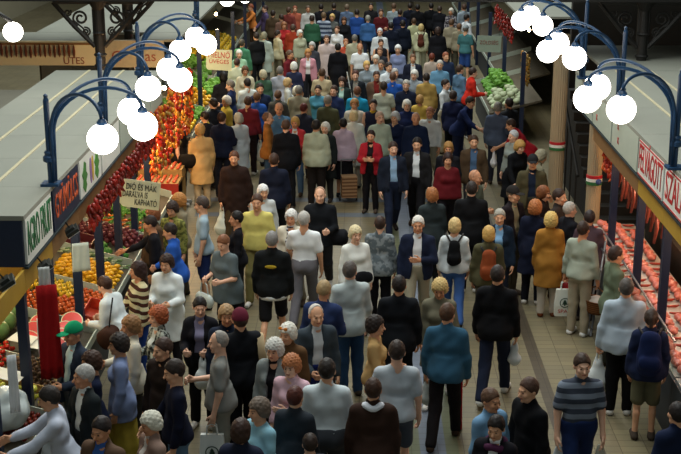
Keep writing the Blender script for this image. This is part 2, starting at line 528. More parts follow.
def bottom_mesh(S, kind, g, woman, base, seed):
    T = S['G'] if abs(S['T'].r[1,2]) < .3 else S['T']; s = S['s']; F_ = Field(); q = (1, .82, 1); t = .012
    T = S['T']
    F_.pair(.075*s*g, 0, .0, (.112*g+t)*s, .06, T, q); F_.pair(.064*s*g, -.01*s, .09*s, (.104*g+t)*s, .06, T, q)
    F_.pair(.055*s, .05*s, -.035*s, (.088*g+t)*s, .06, T)
    if woman: F_.pair(.078*s*g, .012*s, -.04*s, (.104*g+t)*s, .06, T, q)
    F_.cut(lambda d, x, y, z: np.maximum(d, z - f32(.085*s)), T)
    if kind in ('skirt', 'maxi'):
        G = S['G']; hem = (.42 if kind == 'skirt' else .14)*s - G.o[2]
        def sk(x, y, z):
            th = np.arctan2(y, x)
            r = .15*g*s - z*(.12 if kind == 'skirt' else .13) + .010*np.sin(9*th)*np.clip(-z*2, 0, 1)
            return np.maximum((np.sqrt(x*x + (y/.85)**2) - r)*.85, np.maximum(z - .06*s, hem - z)).astype(f32)
        F_.fn(sk, G.o + np.array((-.36,-.34,hem-.03)), G.o + np.array((.36,.34,.1)), .03, G)
    else:
        gl = .5 + .5*g
        for hp, kn, an in S['legs']:
            if kind == 'shorts':
                F_.cap(hp, hp + (kn-hp)*.9, .095*gl*s, .088*gl*s, .03)
            else:
                F_.cap(hp, kn, .095*gl*s, .077*gl*s, .03); F_.cap(kn, an, .077*gl*s, .062*s, .03)
        if kind != 'shorts': F_.cut(lambda d, x, y, z: np.maximum(d, f32(.035) - z))
    if base < .022: folds(F_, .004, seed)
    return F_.mesh(base)

def shoe_mesh(S, i, base):
    hp, kn, an = S['legs'][i]; s = S['s']; F_ = Field()
    toe = np.array((an[0] + (.02 if i else -.02)*s, an[1]-.15*s, .036*s)); heel = an + np.array((0, .025*s, -.04*s)); heel[2] = max(heel[2], .038*s)
    F_.cap(heel, toe, .042*s, .040*s, .02); F_.cap(heel, an, .045*s, .045*s, .02)
    F_.cut(lambda d, x, y, z: np.maximum(d, f32(.002) - z))
    return F_.mesh(base)

SKINS = ['d9a583', 'cf9a78', 'c68d6a', 'e0b094']
SHOES = ['2a2420', '1c1c1e', '3a2c22', 'd8d6d0', '4a4038']
PEOPLE = {}
def person(u, v, h, face, hair, top, bot, pose, label, key=None, dist=None):
    """top: kind hex [inner hex]; bot: kind hex; hair: style hex [cap|beanie hex]"""
    pose0 = pose; hs = hair.split(); ts = top.split(); bs = bot.split()
    woman = 1.45 < h < 1.68 and 'M' not in pose
    pose = pose.replace('M', '')
    rr = random.Random(int(u*131+v*17))
    g = .96
    if '+' in pose: g = 1.18; pose = pose.replace('+', '')
    if '-' == pose[:1]: g = .9; pose = pose[1:]
    S = skeleton(h, pose, woman)
    if dist is None:
        return dict(a=(u, v, h, face, hair, top, bot, pose0, label, key), S=S, face=face)
    hd = S['Hd']; htop = hd.w((0, .01, .125*min(S['s'], 1.04)))
    fa = rad(face); Rz = rotz(fa)
    off = Rz @ htop
    ox, oy = dist; Y = oy
    lod = 0 if Y < 21 else (1 if Y < 31 else 2)
    bb, hh, fh, gg = [(.024, .009, .008, .017), (.028, .013, .011, .021), (.034, .018, .014, .027)][lod]
    B = Field(); torso(B, S, g, woman)
    s = S['s']; gl = .5+.5*g
    for hp, kn, an in S['legs']:
        B.cap(hp, kn, .076*gl*s, .048*s, .03); B.cap(kn, an, .046*s, .034*s, .02)
        cf = kn + (an-kn)*.3 + np.array((0,.02*s,0)); B.cap(cf, kn + (an-kn)*.5 + np.array((0,.012*s,0)), .043*s, .034*s, .02)
        B.cap(an + np.array((0,.02*s,-.03*s)), np.array((an[0], an[1]-.12*s, .034*s)), .03*s, .025*s, .02)
    for A in S['arms']:
        B.cap(A['sh'], A['el'], .048*s, .038*s, .04); B.cap(A['el'], A['wr'], .038*s, .026*s, .02)
        hand(B, A, s, 1 + lod)
    head(B, S, g, .012)
    hc = hd.o; fine = [(hc - np.array((.1,.13,.15)), hc + np.array((.1,.13,.14)), hh)]
    for A in S['arms']:
        c = A['wr'] + A['t']*.08*s; fine.append((c - .085, c + .085, fh))
    V, Q = B.mesh(bb, fine)
    cen = V[Q].mean(1); L = (cen - hd.o) @ hd.r / S['hs']
    mi = np.zeros(len(Q), int); ax_ = np.abs(L[:,0])
    fr = L[:,1] < -.055
    mi[fr & (np.hypot(ax_-.031, L[:,2]*1.3) < .0095)] = 1
    mi[fr & (np.abs(L[:,2]-.021) < .006) & (np.abs(ax_-.032) < .017)] = 2
    mi[(L[:,1] < -.075) & (np.abs(L[:,2]+.062) < .008) & (ax_ < .022)] = 3
    skin = noisy('skin ' + (sk := rr.choice(SKINS)), sk, .55, .08, 30., spec=.35)
    me = npmesh('person', V, Q, [skin, noisy('eye', '2a2320', .3), noisy('brow', '8f6c54', .8), noisy('lips', 'a8604f', .5)], mi)
    o = link('person', me, None, (ox, oy, 0), (0, 0, fa))
    tag(o, label, 'person', 'people in the market hall')
    def part(name, VQ, hx, lab=None):
        if len(VQ[1]) == 0: return None
        c = link(name, npmesh(name, *VQ, [fabric(hx)]), o)
        if lab: c['label'] = lab
        return c
    if hs[0] != 'none':
        VQ = hair_mesh(S, hs[0], hh*1.05)
        if len(VQ[1]): link('hair', npmesh('hair', *VQ, [strands(hs[1])]), o)
    for i in range(2, len(hs)-1, 2):
        if hs[i] in ('cap', 'beanie'):
            A_, B_ = hat_mesh(S, hs[i], hh)
            hat = part('cap' if hs[i] == 'cap' else 'knitted_hat', A_, hs[i+1])
            if B_: link('visor', npmesh('visor', *B_, [fabric(hs[i+1])]), hat)
    names = {'tee':'t_shirt','polo':'polo_shirt','tuck':'t_shirt','shirt':'shirt','tucks':'shirt','sweat':'sweater','jacket':'jacket','suit':'suit_jacket','open':'jacket','vest':'vest','coat':'coat','copen':'coat','tunic':'tunic','long':'cardigan'}
    tm = part(names[ts[0]], top_mesh(S, ts[0], g, woman, gg, int(u*7+v)), ts[1])
    if len(ts) > 2:
        part('shirt', top_mesh(S, 'tee', g*.99, woman, gg, 1, inner=True), ts[2])
    part({'trou':'trousers','jeans':'jeans','shorts':'shorts','skirt':'skirt','maxi':'skirt'}[bs[0]], bottom_mesh(S, bs[0], g, woman, gg, int(u*3+v)), bs[1])
    shx = bs[2] if len(bs) > 2 else rr.choice(SHOES)
    for i in (0, 1): part('shoe', shoe_mesh(S, i, gg*.8), shx)
    PEOPLE[key or label] = (o, S, g)
    return o

def foot_point(d):
    """where a figure stands so that the crown of its head is where the photograph shows it"""
    S = d['S']; htop = S['Hd'].w((0, .01, .125*min(S['s'], 1.04)))
    off = rotz(rad(d['face'])) @ htop; p = at(d['a'][0], d['a'][1], htop[2])
    d['head'] = off[:2]
    return np.array((p.x - off[0], p.y - off[1]))
# ------------------------------------------------------------------ the hall
NAVY = noisy('navy paint', '10203a', .45, .12, 6)
DEEP = noisy('dark green-blue paint', '14262c', .5, .15, 6)
BLUE = noisy('blue lamp paint', '1b3b5c', .35, .12, 10)
IRON = noisy('cast iron', '171614', .6, .2, 10, bump=.2)
ROOFM = noisy('roof sheet', '85877c', .8, .10, 1.3)
ROOFD = noisy('darker roof sheet', '6a675a', .85, .16, 1.5)  # darker tone for the lower inner roofs
CREAM = noisy('cream board', 'c9c2a0', .7, .08, 4)
WHITEB = noisy('white board', 'd7dbd4', .5, .05, 4)
PALEB = noisy('pale green board', 'a9b3a6', .55, .08, 3)
OCHRE = noisy('ochre board', 'a9872a', .6, .15, 5)
BROWNB = noisy('brown board', '7a5a33', .65, .2, 5)
STEEL = noisy('steel', '8a8d90', .35, .1, 20, metal=.8)
SHELF = noisy('shelf board', '4a4232', .8, .3, 6)
WOOD = noisy('crate wood', '9a7c48', .75, .25, 18, bump=.2)
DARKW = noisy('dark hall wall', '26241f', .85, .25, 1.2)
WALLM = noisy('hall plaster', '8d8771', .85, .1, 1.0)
COUNTER = noisy('counter front', '2c3136', .6, .2, 6)
PAPER = noisy('paper', 'dfe3da', .8, .05, 12)

def tiles(name, hx, hx2, mortar, w=.305, h=.152):
    m, nt, b = nodes(name)
    tc = nt.nodes.new('ShaderNodeTexCoord')
    br = nt.nodes.new('ShaderNodeTexBrick'); br.offset = 0; br.squash = 1
    br.inputs['Scale'].default_value = 1; br.inputs['Brick Width'].default_value = w; br.inputs['Row Height'].default_value = h
    br.inputs['Mortar Size'].default_value = .004; br.inputs['Mortar Smooth'].default_value = .1
    br.inputs['Color1'].default_value = lin(hx); br.inputs['Color2'].default_value = lin(hx2); br.inputs['Mortar'].default_value = lin(mortar)
    n = nt.nodes.new('ShaderNodeTexNoise'); n.inputs['Scale'].default_value = .9; n.inputs['Detail'].default_value = 6
    mx = nt.nodes.new('ShaderNodeMix'); mx.data_type = 'RGBA'; mx.blend_type = 'MULTIPLY'; mx.inputs['Factor'].default_value = .55
    rp = nt.nodes.new('ShaderNodeValToRGB'); rp.color_ramp.elements[0].position = .3; rp.color_ramp.elements[0].color = (.55,.52,.48,1); rp.color_ramp.elements[1].position = .7
    nt.links.new(tc.outputs['Object'], br.inputs['Vector']); nt.links.new(tc.outputs['Object'], n.inputs['Vector'])
    nt.links.new(n.outputs['Fac'], rp.inputs[0]); nt.links.new(br.outputs['Color'], mx.inputs['A']); nt.links.new(rp.outputs[0], mx.inputs['B'])
    nt.links.new(mx.outputs['Result'], b.inputs['Base Color'])
    b.inputs['Roughness'].default_value = .42; b.inputs['Specular IOR Level'].default_value = .35
    return m

def struct(name, mb, mat):
    return tag(mb.build(name, mat), kind='structure')
YEND = 66.0
struct('floor', MB().box((-15,1,-.1),(15,YEND,0)), tiles('floor tiles', '80775c', '746c55', '463f31'))
struct('floor_strip', MB().box((2.34,1.5,0),(2.50,YEND-1,.002)), tiles('brown tiles', '4a4234', '51483a', '37312a'))
cx = .86
struct('floor_strip', MB().box((cx-.15,1.5,0),(cx+.15,YEND-1,.002)), tiles('slate tiles', '6f7887', '68717f', '4a4f58'))
GRT = tiles('grey green tiles', '6c7058', '646951', '4a4c3c')
struct('floor_strip', MB().box((cx-.30,1.5,0),(cx-.15,YEND-1,.002)), GRT)
struct('floor_strip', MB().box((cx+.15,1.5,0),(cx+.30,YEND-1,.002)), GRT)
for v in (200, 215):
    y = at(350, v).y
    struct('floor_strip', MB().box((-3.2,y-.14,0),(cx-.305,y+.14,.002)), tiles('cross band tiles', '66707a', '5f6973', '4a4f58'))
    struct('floor_strip', MB().box((cx+.305,y-.14,0),(2.335,y+.14,.002)), tiles('cross band tiles', '66707a', '5f6973', '4a4f58'))
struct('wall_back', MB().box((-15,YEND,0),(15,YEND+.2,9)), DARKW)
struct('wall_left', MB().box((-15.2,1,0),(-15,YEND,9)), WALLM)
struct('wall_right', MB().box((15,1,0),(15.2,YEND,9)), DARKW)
# gallery: a bridge across the hall on iron columns, a dark cover added at right, a shading slab over the end
GY = 23.0
struct('beam', MB().box((-12,GY-.25,4.13),(12,GY+.25,4.5)), IRON)
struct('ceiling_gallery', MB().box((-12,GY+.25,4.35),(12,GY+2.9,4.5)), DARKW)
struct('shade_slab_end', MB().box((-14,59,4.6),(14,YEND,4.8)), DARKW)  # unseen slab added to block daylight above the far crowd
struct('dark_cover_right', MB().box((4.45,26.6,0),(14.9,26.8,8)), DARKW)  # added dark sheet, stands in for the gloom beyond the right stalls
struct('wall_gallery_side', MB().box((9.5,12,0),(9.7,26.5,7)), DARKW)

# ------------------------------------------------------------------ cast iron columns
def scroll(c, r, turns, a0, sg=1, n=26):
    return [(c[0] + sg*r*(1-.75*i/n)*math.cos(a0+turns*2*PI*i/n), 0, c[1] + r*(1-.75*i/n)*math.sin(a0+turns*2*PI*i/n)) for i in range(n+1)]
def iron_column(x, y, label):
    o = empty('iron_column', (x, y, 0), 0, label, 'column')
    b = MB(); b.lathe([(.22,0),(.22,.25),(.16,.32),(.11,.45),(.10,2.6),(.13,2.66),(.13,2.76),(.095,2.82),(.088,3.95),(.19,4.12)], 16)
    for z in (2.9, 3.1, 3.5): b.lathe([(.098,z),(.125,z+.03),(.098,z+.06)], 16)
    b.build('shaft', IRON, o, smooth=False)
    for sg in (-1, 1):
        m = MB()
        p0, p1, p2 = (sg*.09,0,3.28), (sg*.82,0,4.09), (sg*.09,0,4.09)
        m.tube([p0, (sg*.46,0,3.66), p1], .045, 6); m.tube([p1, p2], .04, 6); m.tube([p2, p0], .03, 6)
        m.tube(scroll((sg*.33,3.80), .15, 1.6, -1.2, sg), .022, 6)
        m.tube(scroll((sg*.24,3.55), .085, 1.5, 1.2, sg), .018, 6)
        m.tube(scroll((sg*.56,3.90), .07, 1.4, 2.4, sg), .016, 6)
        m.tube([(sg*.16,0,3.35),(sg*.2,0,3.45),(sg*.3,0,3.62),(sg*.45,0,3.75)], .018, 6)
        m.build('bracket', IRON, o)
    return o
cxl = atx(101, 60, -4.95)
iron_column(-4.82, 23.0, 'black cast iron column with scrolled brackets, standing beyond the left stall roof')
iron_column(-4.9, 26.35, 'second black cast iron column partly behind the first one at left')
iron_column(5.15, 23.0, 'black cast iron column with scrolled brackets in the dark beyond the right stall roof')
# slanting orange-brown board in the dark on the right
p = at(650, 46, 3.0)
tag(MB().prism([(0,0),(.12,0),(.02,1.0),(-.1,1.0)], frame(Vector((6.05,23.4,3.052)), Vector((1,0,0)), Vector((0,0,1)), Vector((0,-1,0))), .04).build('board', noisy('orange board', '8a5428', .7, .25, 8)),
    'slanting orange-brown board standing in the dark above the right roof', 'board')

# ------------------------------------------------------------------ globe lamps
GLOBE = glow('lit opal glass', 'fff6ea', 9)
def globe_lamp(x, y, sg, zk, label):
    o = empty('globe_lamp', (x, y, 3.05), 0, label, 'lamp', 'globe lamps along the stall roofs')
    MB().box((-.10,-.10,0),(.10,.10,.03)).build('base_plate', BLUE, o)
    b = MB(); b.lathe([(.034,.03),(.034,.90+zk),(.022,.93+zk),(.026,.96+zk),(0,.98+zk)], 12); b.build('post', BLUE, o, smooth=False)
    MB().lathe([(.045,.26),(.075,.28),(.075,.33),(.05,.35),(.06,.38),(.045,.40)], 14).build('collar', BLUE, o)
    for a in ((-45,-6,42) if sg > 0 else (-41,-4,40)):
        dx, dy = 1.12*sg*math.cos(rad(a)), 1.12*math.sin(rad(a))
        pts = [(dx*.05, dy*.05, .05)]
        for t in np.linspace(0, 1, 18):
            th = PI*(1 - t)
            r = .52 + .46*math.cos(th) ; z = .60 + .36*math.sin(th)*(1 if t < .5 else 1) - (0 if t < .5 else 0)
            pts.append((dx*r, dy*r, z + (.24+zk)*t))
        arm = MB().tube(pts, .021, 8).build('arm', BLUE, o, smooth=True)
        MB().lathe([(.03,.78),(.055,.78),(.055,.82),(.03,.85)], 12, Matrix.Translation((dx*.98,dy*.98,zk))).build('globe_holder', BLUE, o)
        MB().ball((dx*.98, dy*.98, .635+zk), .165, 14).build('globe', GLOBE, o, smooth=True)
LX = -3.51
for x, y, sg, zk, lab in ((LX,13.7,1,.07,'blue three-globe lamp on the left stall roof nearest the camera, above the orange-lettered sign'),
                      (LX,16.65,1,.09,'blue three-globe lamp on the left roof, second from the camera'),
                      (LX,19.6,1,.14,'blue three-globe lamp on the left roof, third from the camera'),
                      (-3.6,27.3,1,.1,'far left three-globe lamp cut off by the dark bridge'),
                      (3.75,14.6,-1,.22,'blue three-globe lamp on the right stall roof nearest the camera, above the red-lettered signs'),
                      (3.75,17.85,-1,.30,'blue three-globe lamp on the right roof, second from the camera'),
                      (3.75,21.0,-1,.34,'blue three-globe lamp on the right roof, farthest of its row')):
    globe_lamp(x, y, sg, zk, lab)
# wall lamp with one globe at the far left
o = empty('globe_lamp', (0,0,0), 0, 'single white globe lamp on a dark arm at the far left', 'lamp')
g = aty(13, 32, 19.0)
MB().ball(g, .15, 12).build('globe', GLOBE, o, smooth=True)
MB().tube([(g.x-.75,g.y,0),(g.x-.75,g.y,g.z+.1),(g.x-.6,g.y,g.z+.3),(g.x-.25,g.y,g.z+.32),(g.x,g.y,g.z+.15)], .03, 8).build('arm', IRON, o, smooth=True)

# ------------------------------------------------------------------ market stalls
def zs(x, front=3.40): return .74 + max(0, abs(x) - front)*.27            # height of the sloping display
def stall(sg, xf, y0, y1, label, board, valance, post=True, roofw=1.85, case=False, back=OCHRE, ztop=3.05, group='stalls', front=3.40):
    o = empty('market_stall', (sg*xf, (y0+y1)/2, 0), 0, label, 'stall', group)
    oy = (y0+y1)/2; L = (y1-y0)/2 - .003
    def bx(name, x0, x1, z0, z1, mat, ya=-L, yb=L):
        return MB().box((min(sg*x0,sg*x1),ya,z0),(max(sg*x0,sg*x1),yb,z1)).build(name, mat, o)
    bx('roof', -.0, roofw, ztop-.05, ztop, ROOFM)
    if board is not None:
        bx('fascia_box', .03, .42, ztop-.56, ztop-.052, NAVY)
        bx('sign_board', 0, .028, ztop-.54, ztop-.052, board, -L+.04, L-.04)
        bx('frame', -.012, .03, ztop-.58, ztop-.555, DEEP)
    if valance is not None: bx('valance', .03, .06, ztop-.83, ztop-.585, valance)
    if post:
        for yy in (-L+.055,):
            MB().box((sg*.11-.05,yy-.05,0),(sg*.11+.05,yy+.05,ztop-.84)).build('post', NAVY, o)
    bx('back_panel', roofw-.06, roofw-.02, 0, ztop-.06, back)
    f0 = front - xf
    if not case:
        bx('counter_front', f0+.04, f0+.08, 0, .70, COUNTER)
        m = MB(); xa, xb = f0, f0+1.25
        za, zb = zs(xf+xa, front), zs(xf+xb, front)
        m.add([(sg*xa,-L,za-.05),(sg*xb,-L,zb-.05),(sg*xb,L,zb-.05),(sg*xa,L,za-.05),(sg*xa,-L,za),(sg*xb,-L,zb),(sg*xb,L,zb),(sg*xa,L,za)],
              [(0,3,2,1),(4,5,6,7),(0,1,5,4),(1,2,6,5),(2,3,7,6),(3,0,4,7)])
        m.build('display_shelf', SHELF, o)
        bx('shelf_lip', f0-.02, f0, .70, .80, PALEB)
        MB().add([(sg*xa,L-.015,za),(sg*xb,L-.015,zb),(sg*xb,L-.015,zb+.13),(sg*xa,L-.015,za+.13),(sg*xa,L,za),(sg*xb,L,zb),(sg*xb,L,zb+.13),(sg*xa,L,za+.13)],
                 [(0,3,2,1),(4,5,6,7),(0,1,5,4),(1,2,6,5),(2,3,7,6),(3,0,4,7)]).build('divider', PALEB, o)
    return o, oy, L
LE = [11.2,12.4,13.6,15.0,16.35,17.7,19.05,20.4,21.7]
GREENT = noisy('green lettering', '1f6a3c', .5, .1); ORANGET = noisy('orange lettering', 'c2552a', .5, .1); REDT = noisy('red lettering', 'b01c22', .5, .1)
lab = ['left stall nearest the camera with yellow valance and no sign', 'left stall with green letters on a white sign', 'left stall with orange letters on a blue sign',
       'left stall with leaves and fruit painted on its white sign', 'left stall with blank pale sign above the red pepper garland', 'left stall beside the hanging notice with black letters',
       'left stall with carrots, next after the notice', 'last left stall before the iron columns']
for i in range(8):
    board = [None, WHITEB, NAVY, WHITEB, WHITEB, PALEB, PALEB, PALEB][i]
    val = [OCHRE, OCHRE, BROWNB, BROWNB, BROWNB, BROWNB, BROWNB, BROWNB][i]
    o, oy, L = stall(-1, 3.49, LE[i], LE[i+1], lab[i], board, val, group='left stall row')
    if i == 0:
        for c in o.children:
            if c.name.split('.')[0] == 'roof': bpy.data.objects.remove(c); break
    if board is not None:
        sb = [c for c in o.children if c.name.startswith('sign_board')][0]
        M_ = frame(Vector((.0015, 0, 2.755)), Vector((0,1,0)), Vector((0,0,1)), Vector((1,0,0)))
        if i == 1: text('lettering', 'AGRO FRUIT', .52, GREENT, sb, M_, L*1.75)
        if i == 2: text('lettering', 'GYÜMÖLCS', .40, ORANGET, sb, M_, L*1.65)
        if i == 3:
            for k, (yy, col, sh) in enumerate(((-.38,'3f7a34',1),(-.02,'8a6a9a',0),(.10,'c2a23a',0),(.36,'4a8a34',1))):
                m = MB()
                if sh:
                    pts = [(.0,-.2),(.10,-.12),(.06,-.06),(.16,.0),(.08,.06),(.10,.16),(0,.2),(-.07,.1),(-.15,.06),(-.08,-.02),(-.13,-.1)]
                else: pts = [(.055*math.cos(a), .17*math.sin(a)) for a in np.linspace(0, 2*PI, 14)[:-1]]
                m.prism(pts, frame(Vector((.001, yy, 2.74)), Vector((0,1,0)), Vector((0,0,1)), Vector((1,0,0))), .006)
                m.build('painted_leaf' if sh else 'painted_fruit', noisy('sign paint '+col, col, .6), sb)
# dark end of the first sign box, lower inner roofs, ridge seams
struct('roof_inner', MB().box((-13,9,2.62),(-5.36,21.7,2.7)), ROOFD)
struct('roof_step', MB().box((-5.36,12.4,2.62),(-5.345,21.7,3.04)), ROOFD)
for x in (-4.15,-4.75): struct('trim_roof', MB().box((x-.02,12.42,3.05),(x+.02,21.68,3.062)), noisy('seam', 'b9b090', .8))
RE = [12.45,13.55,15.05,16.55,18.4,19.98,21.8]
rl = ['right stall nearest the camera at the picture edge', 'right stall whose red-lettered sign begins SZA', 'right stall with the red-lettered FELVÁGOTT sign', 'right stall with a pale green sign bearing small red marks',
      'right stall with a faded pale sign near the second globe lamp', 'last right stall before the dark stairs']
for i in range(6):
    board = [WHITEB, WHITEB, WHITEB, PALEB, PALEB, PALEB][i]
    o, oy, L = stall(1, 3.75, RE[i], RE[i+1], rl[i], board, OCHRE if i < 3 else (BROWNB if i < 5 else None), post=i < 5, group='right stall row', case=True, back=noisy('butcher wall', '8a7a68', .5, .1, 5))
    sb = [c for c in o.children if c.name.startswith('sign_board')][0]
    M_ = frame(Vector((-.0015, 0, 2.755)), Vector((0,-1,0)), Vector((0,0,1)), Vector((-1,0,0)))
    if i == 1: text('lettering', 'SZALÁMI', .50, REDT, sb, M_, L*1.7)
    if i == 2: text('lettering', 'FELVÁGOTT', .50, REDT, sb, M_, L*1.78)
    if i in (1, 2):
        m = MB(); y_ = L-.06
        for z in (2.53, 2.98): m.box((-.008,-y_,z-.008),(-.0005,y_,z+.008))
        m.build('border_line', REDT, sb)
    if i in (3, 4):
        for yy, zz in ((.45,2.86),(.40,2.66)): text('lettering', 'K', .14, REDT, sb, frame(Vector((-.0015, yy, zz)), Vector((0,-1,0)), Vector((0,0,1)), Vector((-1,0,0))))
    if i == 5: continue
    # glazed counter for meat
    f0 = -.10
    MB().box((f0,-L,0),(f0+.9,L,.78)).build('counter', COUNTER, o)
    MB().box((f0+.03,-L+.02,.78),(f0+.88,L-.02,.80)).build('tray', noisy('tray enamel','a8a39a',.4,.1,8), o)
    MB().box((.98,-L,0),(1.45,L,1.0)).box((.98,-L,1.0),(1.47,L,1.03)).build('back_counter', noisy('dark back counter','231f1c',.6,.2,5), o)
struct('roof_back', MB().box((4.3,21.82,3.0),(9.4,24.9,3.05)), ROOFM)
struct('roof_inner', MB().box((5.62,9,2.62),(9.4,21.8,2.7)), ROOFD)
for x in (4.45,5.05): struct('trim_roof', MB().box((x-.02,12.47,3.05),(x+.02,21.78,3.062)), noisy('seam', 'b9b090', .8))
# second rows, beyond the cross aisle
struct('roof_back', MB().box((-12,25.45,3.0),(-5.2,26.68,3.05)), ROOFM)
struct('roof_back', MB().box((-4.6,25.6,3.0),(-3.76,26.68,3.05)), ROOFM)
for i, y0 in enumerate((26.7, 29.6, 33.6, 37.6, 41.6, 45.6, 49.6)):
    w = ['with sausages', 'with yellow produce', 'with green heads', 'with flowers', 'with baskets', 'with crates', 'with sacks'][i]
    nth = ['first', 'second', 'third', 'fourth', 'fifth', 'sixth', 'seventh'][i]
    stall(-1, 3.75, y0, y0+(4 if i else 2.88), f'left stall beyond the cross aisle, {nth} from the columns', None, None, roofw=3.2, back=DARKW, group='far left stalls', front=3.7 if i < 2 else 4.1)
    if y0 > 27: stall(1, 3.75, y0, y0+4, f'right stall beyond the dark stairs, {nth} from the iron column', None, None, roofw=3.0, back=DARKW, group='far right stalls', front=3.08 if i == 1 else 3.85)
# sign wall of the far row that faces the camera
o = empty('sign_wall', (-7.8,25.3,0), 0, 'cream sign board with brown-red lettering facing the camera above the far left stalls', 'sign')
MB().box((-5.0,0,2.56),(2.45,.12,3.05)).build('board', CREAM, o)
t = text('lettering', 'UTES', .20, noisy('brown-red lettering', '7a3a28', .6), o, frame(Vector((1.95,-.004,2.65)), Vector((1,0,0)), Vector((0,0,1)), Vector((0,-1,0))), .42)
m = MB()
MB().box((-5,-.03,2.98),(2.35,-.005,3.02)).build('rail', BROWNB, o)
garl = noisy('dried garland', '5a3020', .8, .4, 30)
for k in range(66):
    x = -4.4 + k*.098
    m2 = MB().lathe([(.0,2.72),(.022,2.76),(.03,2.85),(.02,2.95),(.008,2.99)], 6, Matrix.Translation((x, -.05, R.uniform(-.02,.02))))
    m2.build('tassel', garl, o)
o = empty('sign_wall', (-4.65,25.45,0), 0, 'grey-beige sign board with brown letters right of the iron column', 'sign')
MB().box((-.62,0,2.5),(.62,.1,3.05)).build('board', noisy('grey beige board', '98937f', .7), o)
text('lettering', 'C    nas', .30, noisy('brown-red lettering', '7a3a28', .6), o, frame(Vector((0,-.004,2.72)), Vector((1,0,0)), Vector((0,0,1)), Vector((0,-1,0))), .9)
# pillars with tricolour ribbons on the right, stairs behind them
FLUTE = noisy('beige pillar paint', '9c8c70', .6, .08, 3)
def pillar(x, y, r, zt, zr, label, tilt=0):
    o = empty('pillar', (x, y, 0), 0, label, 'pillar'); o['kind'] = 'thing'
    m = MB(); n = 40
    ring = lambda z: [((r+(.006 if k % 2 else -.004))*math.cos(2*PI*k/n), (r+(.006 if k % 2 else -.004))*math.sin(2*PI*k/n), z) for k in range(n)]
    m.add(ring(0)+ring(zt), [(k,(k+1)%n,n+(k+1)%n,n+k) for k in range(n)] + [tuple(range(n))[::-1], tuple(range(n,2*n))])
    m.build('shaft', FLUTE, o)
    for k, (c, nm) in enumerate((('2f6a3a','green'),('e6e4da','white'),('b22028','red'))):
        MB().lathe([(r+.008,zr+k*.055),(r+.016,zr+k*.055+.003),(r+.016,zr+k*.055+.052),(r+.008,zr+k*.055+.055)], 24,
                   Matrix.Rotation(rad(tilt), 4, 'Y') if tilt else None).build('ribbon_band', noisy('ribbon '+c, c, .6), o)['label'] = nm + ' ribbon band'
    return o
pillar(3.72, 23.2, .135, 3.5, 1.32, 'farther beige fluted pillar with red white green ribbon, before the dark stairs')
o = pillar(3.87, 20.15, .115, 2.44, 1.43, 'nearer beige pillar with red white green ribbon rosette under the pale sign')
MB().lathe([(0,-.02),(.04,-.02),(.05,.0),(.03,.03),(0,.035)], 14, Matrix.Translation((.05,-.135,1.5)) @ Matrix.Rotation(PI/2,4,'X')).build('rosette', noisy('rosette blue', '3a4a7a', .6), o)
m = MB()
for k in range(12): m.box((4.3,22.4+k*.28,0),(7.3,22.4+(k+1)*.28,.17*(k+1)))
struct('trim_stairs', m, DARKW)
o = empty('stair_rail', (4.0,22.6,0), 0, 'dark sloping handrail beside the stairs behind the farther pillar', 'handrail')
MB().tube([(.0,-.2,1.0),(0,3.2,2.9)], .03, 8).build('rail', IRON, o)
for k in range(6): MB().tube([(0,k*.6,0),(0,k*.6,1.1+k*.36)], .016, 6).build('baluster', IRON, o)
